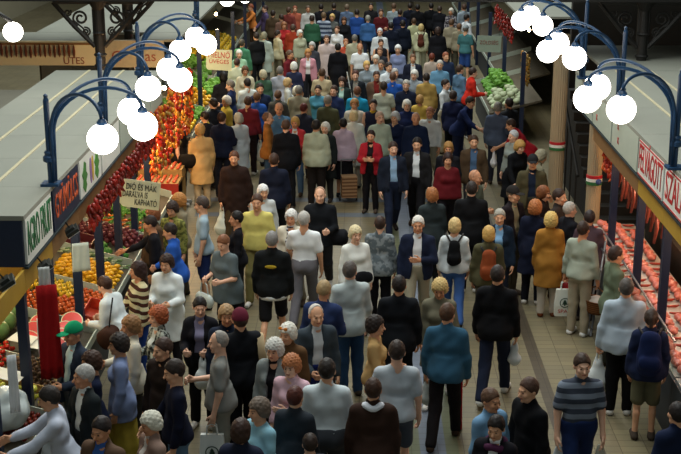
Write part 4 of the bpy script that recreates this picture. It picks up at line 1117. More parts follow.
# ------------------------------------------------------------------ the crowd: head pixel, height, facing | hair | top | bottom | pose | label | key
CROWD = '''
50 380 1.74 -80|short 2b2522|jacket b9c0d0|trou 5a5c62|-s rr L12 y-8 t12|man in pale lavender-grey jacket reaching over the produce crates with a carrier bag|lavman
80 367 1.72 -50|short a8a6a2|open 1e2426 dfe6e4|trou 26282c|s bd y-15|grey-haired man in black jacket with teal collar holding a thin plastic bag|tealman
91 353 1.64 -70|perm 3a251b|sweat 141c34|trou 20222a|s dd|brown-haired woman in navy sweater directly behind the teal-collared man|
77 324 1.74 -42|short 77706a cap 0f8a5c|open 262f3e b4d3da|trou 40444c|s db+|man in green cap with pale blue shirt beside the watermelons|
113 329 1.66 -80|perm 2a2320|long 8090b8|maxi a38f36|s dd|woman in lavender cardigan and long mustard yellow skirt|
126 322 1.66 -70|perm 8a6440|jacket c4bfae|trou 343230|s bd|brown-haired woman in beige jacket behind the lavender cardigan|
157 307 1.63 -60|curly 9a4f2c|open mo:2a2c2a:9aa098:26 c8d2d2|trou 24262c|s bd|red-haired woman in black and white checked jacket|
162 338 1.74 -40|short 3c2a22|jacket 2c221e|trou 1f1d1c|s dd y-10|man in dark brown jacket below the red-haired woman in checks|
171 360 1.76 -75|short 2e241f|sweat 121629|jeans 5f7f9c|s gd t15|man in black-navy sweater and pale jeans looking down|
148 413 1.58 -60|perm d5d2c2|open 8d7468 c9c2bb|trou 4a4038|s bd t14|white-haired old woman in dusty brown jacket at the lower edge|
99 418 1.70 -25|short 241d1c|open 5b4638 3a62ab|trou 2b2b2e|s dd t12|dark-haired man in brown jacket over blue shirt at the lower edge|
204 302 1.64 -5|short 15110f|open 15151b 8683a0|trou 131317|s bb y15 t10|short-haired woman in black jacket over lavender top holding a white carrier bag|blackjacket
223 305 1.66 10|perm 9a7c58|jacket 1f2738|trou 1c1d22|s dd|sandy-haired woman in navy jacket between the lavender top and the maroon hat|
239 305 1.76 -160|short 3a2a22 beanie 5e1f30|jacket 15171c|trou 121317|s dd|person in maroon knitted hat and black jacket with one cream sleeve|maroonhat
217 331 1.74 -85|bald 8b857e|tee 82837f|shorts 8f9087|s bd t8+|balding man in plain grey t-shirt carrying a white bag with a tree emblem|greytee
265 395 1.62 -45|perm 6d5f54|sweat 8fc0d2|trou 2b2d36|s bb y-12+|woman in light blue sweater with short brown-grey hair|bluesweater
241 419 1.66 170|bob 38251e|jacket 1f2436|trou 1d1f28|s dd|dark-haired person seen from behind just below the light blue sweater|
275 338 1.60 -20|curly c9c7c0|copen 7f8685 17161a|trou 26262a|s dd|white-haired woman in grey cardigan over a black top|
287 324 1.64 -10|perm e0d9cc|coat 5b4129|trou 2e2822|s dd y-20|white-haired woman with orange sunglasses on her head in brown coat|orangeglasses
291 356 1.60 -20|curly a8683f|shirt d3aeb9|skirt 141418|s df|reddish-haired woman in pink blouse with her arms folded|
315 306 1.74 20|bald c8c2ba|open 3a444c d7dde0|trou 23306e|s od L4|old man in slate grey jacket over white shirt with navy trousers|oldslate
325 280 1.72 165|short a08862|jacket 28365c|trou 2f3138|s bd L10 t20|sandy-haired man in navy blue jacket stooping away|
306 428 1.28 -170|short 2f221b|tee 2a2c34|trou 2c2c30|s dd|small brown-haired boy at the lower edge before the big white shirt|
304 386 1.62 160|short 4d241c|jacket 2a3037|trou 26282e|s dd|person with dark reddish hair half hidden before the pink blouse|
323 371 1.80 175|short 241d1a|tucks cfdade|trou 3e4248|w dd+|broad dark-haired man in white shirt seen from behind at the lower edge|
366 374 1.70 180|short 3a2418|jacket 35241d|trou 2c2826|s dd|brown-haired person in dark brown jacket with a white collar|browncollar
397 340 1.78 178|short 2e211a|tee b7bfc6|shorts 49505c|w dg|young man in pale grey t-shirt and dark grey shorts seen from behind|
376 316 1.62 85|perm 241a16|sweat b4925f|trou 4a4238|s bd|dark-haired woman in tan sweater in profile|
400 275 1.76 175|short 231c1a|suit 14171c|trou 121418|w dd|dark-haired man in black suit jacket seen from behind mid-aisle|
448 303 1.76 168|short 4b3323|jacket 30566e|trou 141012|w dd L4 y-15|man in teal blue jacket and black tracksuit trousers with a red side stripe|redstripe
439 281 1.64 -10|curly c8ab70|coat 6e6a58|trou 504a40|w dd t18|blond woman in olive grey coat behind the teal blue jacket|
350 261 1.80 -160|short 514a46|jacket b4bfbf|jeans 2d4a6e|s dd y-35|grey-haired man in pale grey windbreaker and blue jeans seen from behind|
498 265 1.82 165|short 29211f|jacket 111114|trou 1c2336|w dd|tall man in black jacket and dark jeans walking away with a small white bag|tallblack
583 354 1.76 5|short 3a291f|polo st:3d4350:7b8594:.11|trou 1b2a52|w dd|man in grey striped polo shirt walking towards the camera|polo
519 383 1.74 -60|short 4b342a|jacket 0f1014|trou 16171c|x dd L6|man in bulky black jacket hurrying left|
503 392 1.66 40|short 5a4030|jacket 6d93b4|jeans 3c4a60|s dd|person in light denim jacket behind the woman with a maroon scarf|
494 408 1.62 -25|bun 1c1513|copen 15141a e9ecec|trou 1b1a1e|w dd t12|dark-haired woman in black coat over white top with a maroon scarf|scarf
627 278 1.76 172|short 4f4a46|jacket a9b7c3|trou 0f0f12 d8d6d0|s cc+|man in pale blue-grey jacket and black trousers with a white bag in each hand|twobags
631 246 1.72 100|short 332520|suit 5f6a56|trou 35352e|s dd y8|man in olive green jacket facing the meat counter|
660 309 1.62 170|pony 33241c|jacket 1b2440|shorts 5c5a45|s dd|person in khaki shorts with a navy rucksack by the meat counter|navyrucksack
678 402 1.66 200|short 1f1817|jacket 16203a|trou 20222c|s dd|dark-haired person in navy jacket at the lower right corner|
556 210 1.60 175|curly d0b169|coat a0702f|trou b8b0a2 6a3a22|-s dd|blond curly-haired woman in ochre brown coat with a red carrier bag|ochrecoat
584 221 1.70 140|short 33251f|sweat 98a294|trou 97907d d5d8d8|s dc|person in grey-green sweater carrying a wicker basket|basketman
536 199 1.64 160|curly a4663a|coat 141a2e|trou 15161f|s dd|auburn curly-haired woman in dark navy coat next to the ochre coat|
549 190 1.66 70|bob 7c4a2a|jacket 231a18|trou 1d1a1a|s dd|auburn-haired woman in dark jacket left of the nearer striped-ribbon pillar|
561 194 1.74 60|short 33231c|jacket 2a2422|trou 241f1e|s dd|dark-haired man in black jacket between the two beige pillars|
568 201 1.68 110|short a6a29b|coat 15171e|trou 17181c|s dd M|grey-haired man in dark coat in front of the beige pillar|
580 204 1.66 170|short 2a2020|jacket 4a3a42|trou 241f24|s dd L14|person in dusky purple jacket bending by the nearer beige pillar|
515 187 1.76 45|short 6a5a4a cap 23201f|open 211a1e 8c8468|trou 4c4638|s db|man in dark cap and black jacket with red trim over khaki|
533 155 1.76 -5|short 2a211c cap 1f2124|open 46422f 1a2438|trou 34322a|s dd|man in dark cap and open olive jacket in the shade near the pillars|
543 150 1.70 110|perm 8d8872|jacket 77735f|trou 2b2924|s gd L28|person in beige-grey jacket bending behind the olive jacket|
520 139 1.62 30|curly b58d50|coat 131418|trou 15151a|s gd L18|blond curly-haired woman in long black coat leaning forward|
514 132 1.66 -60|short c0c4c8|jacket 8e9894|trou 2a2c30|s dd|grey-haired woman in pale grey jacket behind the long black coat|
509 119 1.70 -100|short 3a2a22|jacket a81c28|jeans 6d8fae|s rd L38|person in bright red jacket bending over with a white bag|redbend
498 102 1.74 165|short 8b8781|jacket 525e74|trou 2b2e3a|s bd|grey-haired man in slate blue jacket facing the vegetable counter|
509 98 1.70 -150|short 2b201c|open 2a2c30 c7cbcc|trou 26282c|s dd|dark-haired vendor in dark jacket over white top behind the slate blue jacket|
470 95 1.76 60|short 2f2621|jacket 1b2850|trou 1b2440|s rd L24|man in navy tracksuit with white stripe leaning over the greens|tracksuit
455 92 1.72 150|short 3a2f2a|jacket 1a2140|trou 15161c|s dd|man in dark navy jacket behind the leaning tracksuit|
473 67 1.74 100|short 30221c|jacket c02a1c|trou 22242c|s bd L8|dark-haired man in bright red-orange jacket at the lettuce stand|
461 65 1.72 120|short 3c2c22|jacket 55748f|jeans 2f3c50|s dd|person in faded blue jacket left of the red-orange jacket|
446 79 1.74 60|short 2a1f1b|tucks d3d8da|trou b4aa90|s bd|dark-haired man in white shirt and beige trousers|
440 60 1.74 -10|short b0aca4|shirt 5f8aa6|trou 30333a|s bd+|grey-haired man in teal blue shirt facing the camera|
425 72 1.68 175|short 2a1e18|jacket a98b4d|trou 3b342a|s dd|dark-haired person in mustard yellow jacket seen from behind|
420 95 1.50 170|perm a8824e|sweat c8a851|trou 4c4a40|s dd|blond person in yellow sweater below the mustard jacket|
412 70 1.68 -20|perm d2d0c8|jacket 8b949b|trou 33363c|s dd|white-haired woman in grey-blue jacket left of the mustard jacket|
405 80 1.74 -5|short a8a49b|jacket 1b2236|trou 1e2028|w dd|grey-haired man in dark navy jacket walking towards the camera|
393 72 1.72 170|bald 5a3f30|shirt 2454a8|trou 2a3040|s dd|balding man in bright blue shirt seen from behind|
399 69 1.68 20|short a9a7a4|jacket 7a828c|trou 30323a|s dd|grey-haired person in grey jacket behind the bright blue shirt|
389 62 1.74 30|short 2d211c|tucks d6dcde|trou 2e3238|s dd|dark-haired man in white shirt above the bright blue shirt|
385 81 1.74 178|short 33271f|tee b1b3a0|trou 454740|w dd|man in pale sage t-shirt seen from behind|
376 71 1.72 5|short 3f2b22|open 6a5342 7e2a26|trou 3a3430|w dd|man in brown jacket over dark red shirt|
376 55 1.64 -10|perm d2ccbe|shirt b7c0c4|trou 46484e|s dd|white-haired woman in pale grey blouse|
381 60 1.72 -15|short 6a5c50|shirt 8b9aa4|trou 3a3c42|w dd|man in grey-blue shirt close behind the pale grey blouse|
367 61 1.64 10|bob cda964|shirt 7f8a92|trou 4d5054|w dd|blond woman in grey blouse|
360 43 1.74 5|bald 8a5a40|tuck e0e4e6|trou 54524c|w dd|balding man in white t-shirt well up the aisle|
356 70 1.74 0|short 4a2a22|open 1c2026 8e8a80|trou 22242a|s dd|red-faced man in dark open jacket|
342 77 1.64 -10|long 3a261c|open 22302f a8c8bc|trou 22262a|s dd|dark-haired woman in dark jacket with pale mint scarf|
356 86 1.70 170|short 6b4530|jacket 2796bf|trou 2b3040|s dd|person in bright turquoise jacket|
355 99 1.66 -5|perm a57c4c|copen cfc9ba e0dcd0|trou 6b665a|w dd|sandy-haired woman in cream coat below the turquoise jacket|
322 68 1.74 175|short 4a3424|tee b3a586|trou 4a4438|w dd|brown-haired man in beige t-shirt seen from behind|
315 86 1.66 -5|short 36271f|shirt 4e8ca2|trou 2a3038|w dd|dark-haired woman in teal blue blouse facing the camera|
334 85 1.72 -20|short 3a281f|shirt 223056|trou 22242e|w dd|man in dark blue shirt below the beige t-shirt|
328 95 1.74 160|short 8f8a80|jacket 545840|trou 34352c|s dd|grey-haired man in olive green jacket seen from behind|
338 43 1.76 178|short 1c1816|coat 121318|trou 121216|w dd|tall person in long black coat seen from behind|
290 50 1.74 60|short 5a4638|jacket 6a1f28|trou 2c2226|s dd|man in maroon jacket upper left of the aisle|
294 62 1.62 175|perm dcdad0|sweat 2b304a|trou 26283a|s dd|white-haired woman in navy cardigan below the maroon jacket|
308 49 1.64 0|perm b5824a|open c48a96 e0dfe0|trou 17181d|w dd|sandy-haired woman in pink jacket over white top|
276 67 1.72 172|short 75706a|coat a3a6b0|trou 4a4c54|w dd|grey-haired person in long pale lavender coat seen from behind|
267 69 1.64 -160|perm b8ae90|jacket 3d5a48|trou 2c3430|s dd|ash-blond woman in dark green jacket left of the lavender coat|
288 78 1.62 100|bob b89a6a|shirt cfd2cc|trou 3a3c40|s dd|fair-haired woman in white blouse right of the lavender coat|
294 86 1.72 170|short 7c7870|jacket 86826f|trou 3c3a32|s dd|grey-haired man in taupe jacket with a dark shoulder strap|
301 86 1.62 165|perm d8d4c2|sweat c2a52c|trou 4a463a|s dd|white-haired woman in yellow top|
283 89 1.66 175|short 59412f|jacket 4a4a44|trou 2e2c2a|s dd|brown-haired person in dark grey jacket beside the taupe jacket|
260 83 1.74 15|short 221a17|jacket 1f2a44|trou 1f222c|s dd|dark-haired man in navy jacket left of the lavender coat|
247 78 1.70 -150|short 1d1715|shirt d2dad6|trou 3a3e44|s dd|black-haired man in white shirt seen from behind|
245 66 1.66 10|bob 5a3d28|jacket cdc3a6|trou 504838|s dd|brown-haired woman in cream jacket above the white shirt|
257 92 1.66 170|short 64472f|jacket 2a56a8|trou 26304a|s dd|brown-haired person in royal blue jacket|
248 96 1.72 170|short 4a342a|shirt 6e2430|trou 2c2022|s dd|man in maroon shirt with a pale bag on his arm|maroonshirt
279 103 1.76 5|bald c8937a|shirt 5580a4|jeans 34445e|s dd|bald pink-faced man in mid blue shirt|
268 112 1.76 95|bald 6a4a34|jacket 8a5a28|jeans 30465e|s dd|balding man in ochre brown jacket and jeans|
287 119 1.78 178|bald 4a3428|suit 121318|trou 17171b|s dd|balding man in black suit seen from behind beside the ochre brown jacket|
295 117 1.62 -10|bob b9914f|open b0343a c8d6de|jeans 4a6a90|s db|blond woman in red cardigan over pale blue blouse|
304 103 1.62 150|short 5a2420|jacket 2a3040|trou 24262e|s dd|person with dark red hair above the blond woman in red|
317 118 1.74 168|short 1e1816|jacket a5aa92|trou 221d1b|s dd+|black-haired man in pale sage jacket seen from behind|
326 123 1.60 -15|perm dad6ca|coat 212626|trou 2c2a2a|s dd|white-haired old woman in long dark coat right of the sage jacket|
341 119 1.62 175|short 1b1614|jacket b7a2b0|skirt 141317|s cd+|black-haired woman in dusty pink jacket with a shopping trolley|trolley
354 111 1.62 172|perm cdb98a|coat cfd4cc|trou 8a8a82|s dd|fair-haired woman in long white jacket right of the dusty pink jacket|
373 99 1.68 -5|short 241c1c|vest 20263e bfa43a|trou 22243a|s dd|dark-haired person in navy vest over yellow sleeves|
384 110 1.72 20|short b89a84|jacket a9b6a2|trou 4a4c44|s dd|fair person in pale green jacket beside the navy vest|
393 114 1.64 -25|perm bfc0be|sweat 17203c|trou 1c2030|s dd|grey-haired woman in navy sweater beside the bald man|
414 112 1.74 0|bald c0a596|jacket 15203a|trou 1a2030|w dd+|bald older man in navy jacket with teal collar|
407 100 1.66 10|perm e2e0d4|jacket 24305a|trou 26283a|s dd|white-haired person in blue jacket behind the bald older man|
430 107 1.70 -20|short 9a6a50|shirt c9ccca|trou 8a8878|w dd|person in loose white shirt right of the bald older man|
371 130 1.62 -10|short 2e1d18|open 9c1f2c 1a1418|trou 131216|s ff|woman in bright red cardigan and black trousers with folded hands|
395 141 1.76 10|short 35251e|open 1c2230 8fb0cf|trou 1c2438|w dd|man in dark jacket over light blue shirt walking towards the camera|
417 138 1.77 -10|short 1f1714|open 1e1d1f dfe4e6|trou 131216|x dd|man in dark jacket over white shirt and black trousers|
447 142 1.64 -5|long 9a7340|jacket 16161c|trou 15151a|s dd|blond woman in black jacket behind the maroon sweater|
448 153 1.66 0|bob 2b1a18|sweat 5c151c|trou 16141a|w dd+|dark-haired woman in maroon sweater|
474 135 1.74 0|short 3b2a20|open 4c3c2c 4a6484|trou 2a2a2e|w dd|man in brown jacket over blue shirt|
476 170 1.74 60|bald b8876a|tee 4f5548|trou 4a4a3c|s bd+|bald man in dark olive t-shirt facing right|
471 181 1.80 178|short 28201d|suit 121316|trou 141417|s dd+|broad man in black jacket seen from behind below the olive t-shirt|
433 188 1.66 -170|perm 9a6238|coat 2e3638|trou 1c1e22|s dd|auburn-haired woman in dark grey-green coat seen from behind|
500 209 1.66 -5|short a09c92|open 172638 7ba6cc|trou 1a2232|s dd|grey-haired person in navy jacket over sky blue shirt|
489 226 1.64 178|bob c09a58|jacket 4c4a34|trou 38362a|w dd|fair-haired woman in olive jacket with an orange-brown rucksack|orangepack
455 218 1.64 176|bob cdb27a|sweat cfd6d8|jeans 3f62a0|x dd|blond woman in white sweater and jeans with a small black rucksack|blackpack
414 215 1.76 -5|short d6d2ca|open 1a2238 e2e6ea|trou 9a9480|w dfM|white-haired man in navy jacket over white shirt and beige trousers|
384 217 1.66 172|short 33231c|jacket mo:5c666c:889094:16|trou 131318|s dd|dark-haired woman in mottled grey jacket seen from behind|
356 226 1.62 20|perm d0c29a|long e2e4de|trou b8b8b0|s dd+|blond older woman in white cardigan with a black waist bag|whitecardigan
320 187 1.76 -5|bald a58470|jacket 13161b|trou 2c2d33|w db+|bald man in black jacket with a black shoulder bag|baldblack
304 211 1.76 172|short b2aea8|tuck e8ecf0|trou 6c6a70|w dg|grey-haired man in white t-shirt and grey trousers walking away|
291 210 1.62 -10|perm d6d4d0|open cfc8b6 st:d8d8dc:34323c:.05|trou 8a8478|w dd|white-haired woman in striped top and beige cardigan|
272 231 1.76 174|short 7c7a78|jacket 15181a|shorts 16171a d8d6d0|w dd|man in black jacket and black shorts with a yellow emblem on his back|yellowemblem
221 236 1.64 -35|short 7a4f34|tunic 5c686c|trou 14141a|s bb t22 L6+|woman in grey-teal tunic looking down|tunic
257 194 1.74 -5|short 4a342a|tee cbbf6c|trou 7d7548|w dd+|man in yellow t-shirt walking towards the camera|
263 185 1.60 20|perm dedcd8|jacket bfc4c4|trou 74767a|s dd|white-haired woman in pale grey jacket behind the yellow t-shirt|
236 211 1.62 -80|short 14100f|sweat 15151b|trou 191a20|s gd|black-haired person in black sweater reaching left|
194 195 1.76 -80|short 453a34|tee 9db3c0|shorts 22305e|s dd y-15 t12|man in pale blue t-shirt and navy shorts at the stalls|
178 194 1.62 -60|curly a9743c|jacket 7b7460|trou 44423a|s dd|curly blond woman in drab jacket behind the pale blue t-shirt|
174 205 1.62 -20|perm 2d1f19|shirt mo:8a8a48:55592c:20|trou 3a2e26|s dd t14|dark-haired woman in yellow-green patterned blouse|
166 221 1.66 -90|short 1f1714|jacket 2452a6|trou 22325e|s od L8 t12|dark-haired person in bright blue jacket bending to the vegetables|
149 218 1.66 -85|short 261c18|sweat 17161b|trou 22222a|s rd L10 t14|dark-haired person in black top bending over the carrots|
155 206 1.62 -50|curly 7c4a2c|jacket 55402e|trou 3a322a|s dd|reddish-brown-haired woman in brown jacket under the hanging notice|
234 151 1.76 0|short 5a3a2a|coat 2b1c17|trou 40331f|w dc|man in long dark brown jacket with a pale plastic bag|brownjacket
274 153 1.76 174|short 3c281e|suit 161c2e|trou 16171c|w dd|brown-haired man in navy suit jacket seen from behind|
199 124 1.68 -165|perm b58a4c|coat c09a62|trou b9a684 6a4a30|s dd y-30|fair-haired woman in long tan coat with a black shoulder bag|tancoat
224 111 1.74 165|short 3f2a20|jacket 161c30|trou 1b1d26|s bd|man in navy hooded jacket seen from behind|
236 114 1.64 -150|perm a7a69a|coat bcc7cb|trou 8a9094|s dd|grey-haired woman in long whitish coat beside the navy hooded jacket|
180 119 1.72 80|short 6a4a30|vest 1d1a1a c9c4b8|trou 2a2422|s dd|vendor in black vest standing by the sausage table|
204 111 1.64 -120|short 241b18|vest 22222a c9b45a|trou 2c2c30|s bd L10|dark-haired woman in black vest over yellow sleeves behind the tan coat|
213 98 1.72 -130|short 221a17|suit 1b222e|trou 20232a|s bd|black-haired man in dark suit above the tan coat|
226 96 1.62 -60|perm d8d2c4|jacket b8a040|trou 4a4434|s dd|white-haired woman in yellow jacket beside the black-haired man|
229 80 1.74 -100|short 6a645c|jacket 1c2a4e|trou 20263a|s bd t15|man with greying hair in navy jacket by the green cloth|
223 72 1.76 -160|bob 15110f|jacket 1e1c20|trou 1c1b20|s dd|person with thick black hair under the red lettered notice|
239 50 1.62 10|perm dedad0|jacket 8fb89a|trou 5a6a60|s dd|white-haired woman in mint green jacket|
237 58 1.68 170|short 3a2620|jacket a9b4a2|trou 4a4e46|s dd|dark-haired person in pale grey-green jacket below the mint jacket|
256 32 1.76 -150|short 2a2220|jacket 15171a|trou 18191d|s dd|dark-haired man in black jacket near the yellow produce|
264 32 1.70 165|perm 7d7a66|coat a8b4a8|trou 5a5e58|s dd|person in long pale green-grey coat right of the black jacket|
242 39 1.72 160|short 4a4438|jacket 4a8464|trou 34443c|s dd|person in green jacket near the yellow produce|
278 30 1.66 120|short 2c221c|jacket c4bb98|trou 6a6450|s dd|dark-haired person in cream jacket upper left of the aisle|
251 4 1.76 -60|short 8a4a30|shirt c87a3a|trou 4a3a2c|s rr L8|person in orange shirt reaching out over the yellow produce|
264 5 1.74 -70|short 3a2a26|jacket 54486a|trou 33303c|s gd|person in purple-grey jacket reaching beside the orange shirt|
284 22 1.66 10|perm 8a5a3a|jacket a82a2c|trou 5a2424|s dd|woman in red jacket at the upper left of the aisle|
293 24 1.70 175|short 4a3a30|jacket 9a3a24|trou 3e2824|s dd|person in rust red jacket right of the red jacket|
312 15 1.76 178|short 33261f|sweat 2f5a42|trou 2a3430|w dd+|man in bottle green sweater|
324 12 1.74 165|short 6a543c|sweat st:9aa4b4:3c465c:.14|trou 2a3040|s dd|person in grey and navy striped sweater|
332 14 1.64 -10|perm c6a466|jacket 5a5c58|trou 3c3c40|s dd|fair-haired woman in grey jacket right of the striped sweater|
357 9 1.76 176|short 2a211d|sweat 24488c|trou 1f2536|w dd+|man in bright blue sweater far up the aisle|
368 15 1.74 172|short 8a8880|shirt 3a6296|trou 222a3a|w dd|grey-haired man in denim blue shirt right of the bright blue sweater|
300 30 1.62 30|perm dcdad2|jacket a9ac92|trou 5a5a4c|w dd|white-haired woman in pale khaki jacket far up the aisle|
312 42 1.64 -10|perm b4b2ae|jacket 3a3c44|trou 2e2e34|w dd|grey-haired woman in charcoal jacket above the teal blouse|
327 35 1.72 5|short 5a4436|coat c4b2ae|trou 4a4646|w dd|person in long pale pink-grey coat facing the camera|
337 26 1.62 -20|short 5a3a28|shirt d6d8da|trou 4a4c52|w dd|brown-haired girl in white shirt far up the aisle|
344 17 1.66 0|long 4a3020|jacket 15161a|trou 16161c|w dd|long-haired woman in black far up the aisle|
346 39 1.60 15|short a06a4a|jacket b04a34|trou 3a2a28|w dd|person in orange-red jacket right of the tall black coat|
354 34 1.74 172|short 6c6862|jacket aaa890|trou 4c4a40|s dd|grey-haired man in pale khaki jacket seen from behind|
347 4 1.74 170|short 6a5a4a|shirt 5a6c88|trou 2a2e3a|w dd|man in dusty blue shirt at the far end of the aisle|
307 5 1.72 10|short 5a4a3c|shirt b9b9b4|trou 3c3c40|w dd|person in pale grey shirt at the far end of the aisle|
381 9 1.74 5|short 4a3226|sweat 54181c|trou 2a2022|s db|man in dark maroon sweater far up the aisle|
394 3 1.76 165|short 5a4434|tee 8e9aa0|trou 33363c|w dd|man in grey t-shirt at the far end of the aisle|
400 9 1.72 170|short 30241e|shirt 1c2444|trou 1c2030|w dd|man in navy shirt below the grey t-shirt|
391 22 1.76 178|short 1c1614|jacket 141a2a|trou 14161c|w dd|dark-haired man in blue-black jacket, left one of a pair seen from behind|
403 20 1.76 176|short 201916|jacket 121826|trou 14161c|x dd|dark-haired man in blue-black jacket, right one of a pair seen from behind|
421 24 1.64 177|bob bba36c|jacket c4c4a0|trou a8a890|w dd|blond woman in cream jacket with a brown rucksack|brownpack
414 18 1.64 178|short 4c3626|jacket aeb08a|trou 8a8a74|w dd|brown-haired woman in pale yellow-green jacket beside the brown rucksack|
438 27 1.72 175|bob 3a2a24|coat 131318|trou 141418|w dd+|dark-haired person in long black coat right of the brown rucksack|
380 28 1.72 -5|short c9cdd0|shirt c9cfd2|trou 50545a|w dd+|white-haired man in white shirt with arms out upper middle|
381 39 1.68 10|short 3a2a20|vest 1b1b20 5a5c60|trou 202126|w dd|brown-haired person in black vest just below the white shirt|
380 47 1.66 -5|short 7a5a48|jacket 2a2c34|trou 2c2d34|w dd|person in charcoal jacket above the white-haired pale grey blouse|
398 45 1.66 -10|perm dcdcda|sweat 7c86a8|trou 3c405a|w dd+|white-haired woman in lavender blue sweater|
450 8 1.66 -30|perm c8c4b8|shirt mo:2c2a34:8a868a:16|trou 2a2a30|s dd|white-haired woman in dark patterned blouse at the far right|
464 4 1.74 -160|short 4a3428|jacket 8a96a0|trou 3c424c|s dd|man in grey-blue hooded jacket at the far right|
452 19 1.74 165|short 5c4634|jacket 8e8672|trou 3a372e|s dd|man in beige jacket at the right edge of the far crowd|
459 23 1.66 170|short 6a4c34|jacket 8a826c|trou 4a4638|s dd|person in drab beige jacket close to the teal t-shirt|
466 25 1.74 150|short 6a6058 cap 8a9296|tee 3f6e72|shorts 2c4a86|s dd|man in pale cap with teal t-shirt and blue shorts|
467 14 1.74 120|short 201815|shirt d0d4d8|trou 2c3038|s dd|dark-haired man in white shirt above the pale cap|
413 54 1.70 0|short 6a4a34|open 1c2030 d0d2d2|trou 22242c|w dd|brown-haired person in navy jacket over white collar|
432 53 1.62 175|short 6a2f20|jacket b9a89a|trou 4a423a|w dd|red-haired woman in pinkish beige jacket|
446 52 1.72 20|short 8a5038|jacket 23304c|trou 22283a|s dd|reddish-haired man in navy jacket behind the teal blue shirt|
430 3 1.76 178|short 1a1513|jacket 0f1014|trou 101014|w dd|dark figure in black at the far end below the beam, right one|
419 4 1.74 175|short 1c1715|coat 121216|trou 101014|w dd|dark figure in long black coat at the far end of the aisle|
441 6 1.70 165|short 3a2e28|jacket 15161c|trou 131318|s dd|person in black jacket left of the dark patterned blouse|
410 3 1.70 178|short 241c18|jacket 161a26|trou 14161c|w dd|person in blue-black jacket beside the far grey t-shirt|
371 3 1.72 0|short 2c221d|jacket 1f1d20|trou 1a1a1e|w dd|person in dark jacket above the denim blue shirt|
320 4 1.74 178|short 241b18|jacket 1a1a20|trou 16161a|w dd|person in black jacket above the striped sweater|
334 3 1.72 175|short 2a201b|jacket 22242c|trou 1a1a20|w dd|person in dark grey jacket above the fair-haired woman in grey|
297 6 1.68 0|short 8a4c36|jacket a85a44|trou 44302a|w dd|person in salmon jacket at the far left of the aisle|
289 7 1.72 150|short 4a3528|jacket 7a3a34|trou 3a2a28|s dd|person in brick red jacket left of the salmon jacket|
273 10 1.74 170|short 2c211c|jacket 4a3c2c|trou 2c2620|s dd|person in brown jacket right of the purple-grey jacket|
281 14 1.66 -150|short 3a2a22|jacket 74564a|trou 3a302c|s dd|person in dull pink-brown jacket above the red jacket|
103 275 1.62 -110|short 3c2519|coat d0dadc|trou 7a7c80|s bb L22 t14|dark-haired woman in white coat stooping over the fruit with a brown bag|whitecoat
136 263 1.64 -60|long 2a1714|sweat st:4a2c24:c9c29a:.10|jeans 24408a|s gd y-15|long-haired woman in brown and cream striped sweater|
166 255 1.64 -15|perm 2c1b16|coat dfe7e7|trou 24242a|s bb|dark-haired woman in white coat holding papers in front of her|
'''
# crowding: people squeezed together step aside until their bodies clear one another
def side_limits(y):
    lo = -3.13 if y < 22 else (-3.1 if y < 24.5 else -3.45 if y < 32 else -3.85)
    hi = 3.36 if y < 22 else (3.4 if y < 30 else (2.85 if y < 36 else 3.6))
    return lo, hi
def crowd():
    plan = []
    for ln in CROWD.strip().split('\n'):
        q = ln.split('|')
        u, v, h, f = (float(x) for x in q[0].split())
        d = person(u, v, h, f, q[1], q[2], q[3], q[4], q[5], q[6] or None)
        d['p'] = foot_point(d); d['vendor'] = q[5].startswith(('vendor', 'person in orange', 'person in purple', 'dark-haired vendor'))
        plan.append(d)
    P = np.array([d['p'] for d in plan]); P0 = P.copy()
    A = np.array([rad(d['face']) for d in plan]); HD = np.array([d['head'] for d in plan])
    size = np.array([d['S']['s'] * (1.12 if '+' in d['a'][7] else 1) for d in plan])
    for it in range(600):
        D = P[None] - P[:, None]; n = np.hypot(D[..., 0], D[..., 1]) + 1e-6
        ang = np.arctan2(D[..., 1], D[..., 0])
        wid = lambda a, s_: s_*np.hypot(.285*np.cos(ang - a), .205*np.sin(ang - a))       # shoulders wider than the chest is deep
        need = wid(A[:, None], size[:, None]) + wid(A[None], size[None]) + .015
        over = np.clip(need - n, 0, None); np.fill_diagonal(over, 0)
        push = -(D / n[..., None]) * (over * .25)[..., None]
        push[..., 1] *= 1.6; push[..., 0] *= .7
        P += push.sum(1)
        P += (P0 - P) * (.012 if it < 240 else 0)
        for i, d in enumerate(plan):
            if not d['vendor']:
                lo, hi = side_limits(P[i, 1]); P[i, 0] = min(max(P[i, 0], lo), hi)
    for d, p in zip(plan, P): person(*d['a'], dist=(float(p[0]), float(p[1])))
    mv = np.hypot(*(P - P0).T)
    print('MOVED', sorted([(round(float(m), 2), d['a'][8][:40]) for m, d in zip(mv, plan)])[-16:], 'left overlaps', int((over > .03).sum()/2), [(plan[i]['a'][8], plan[j]['a'][8]) for i, j in zip(*np.nonzero(over > .03)) if i < j])
crowd()
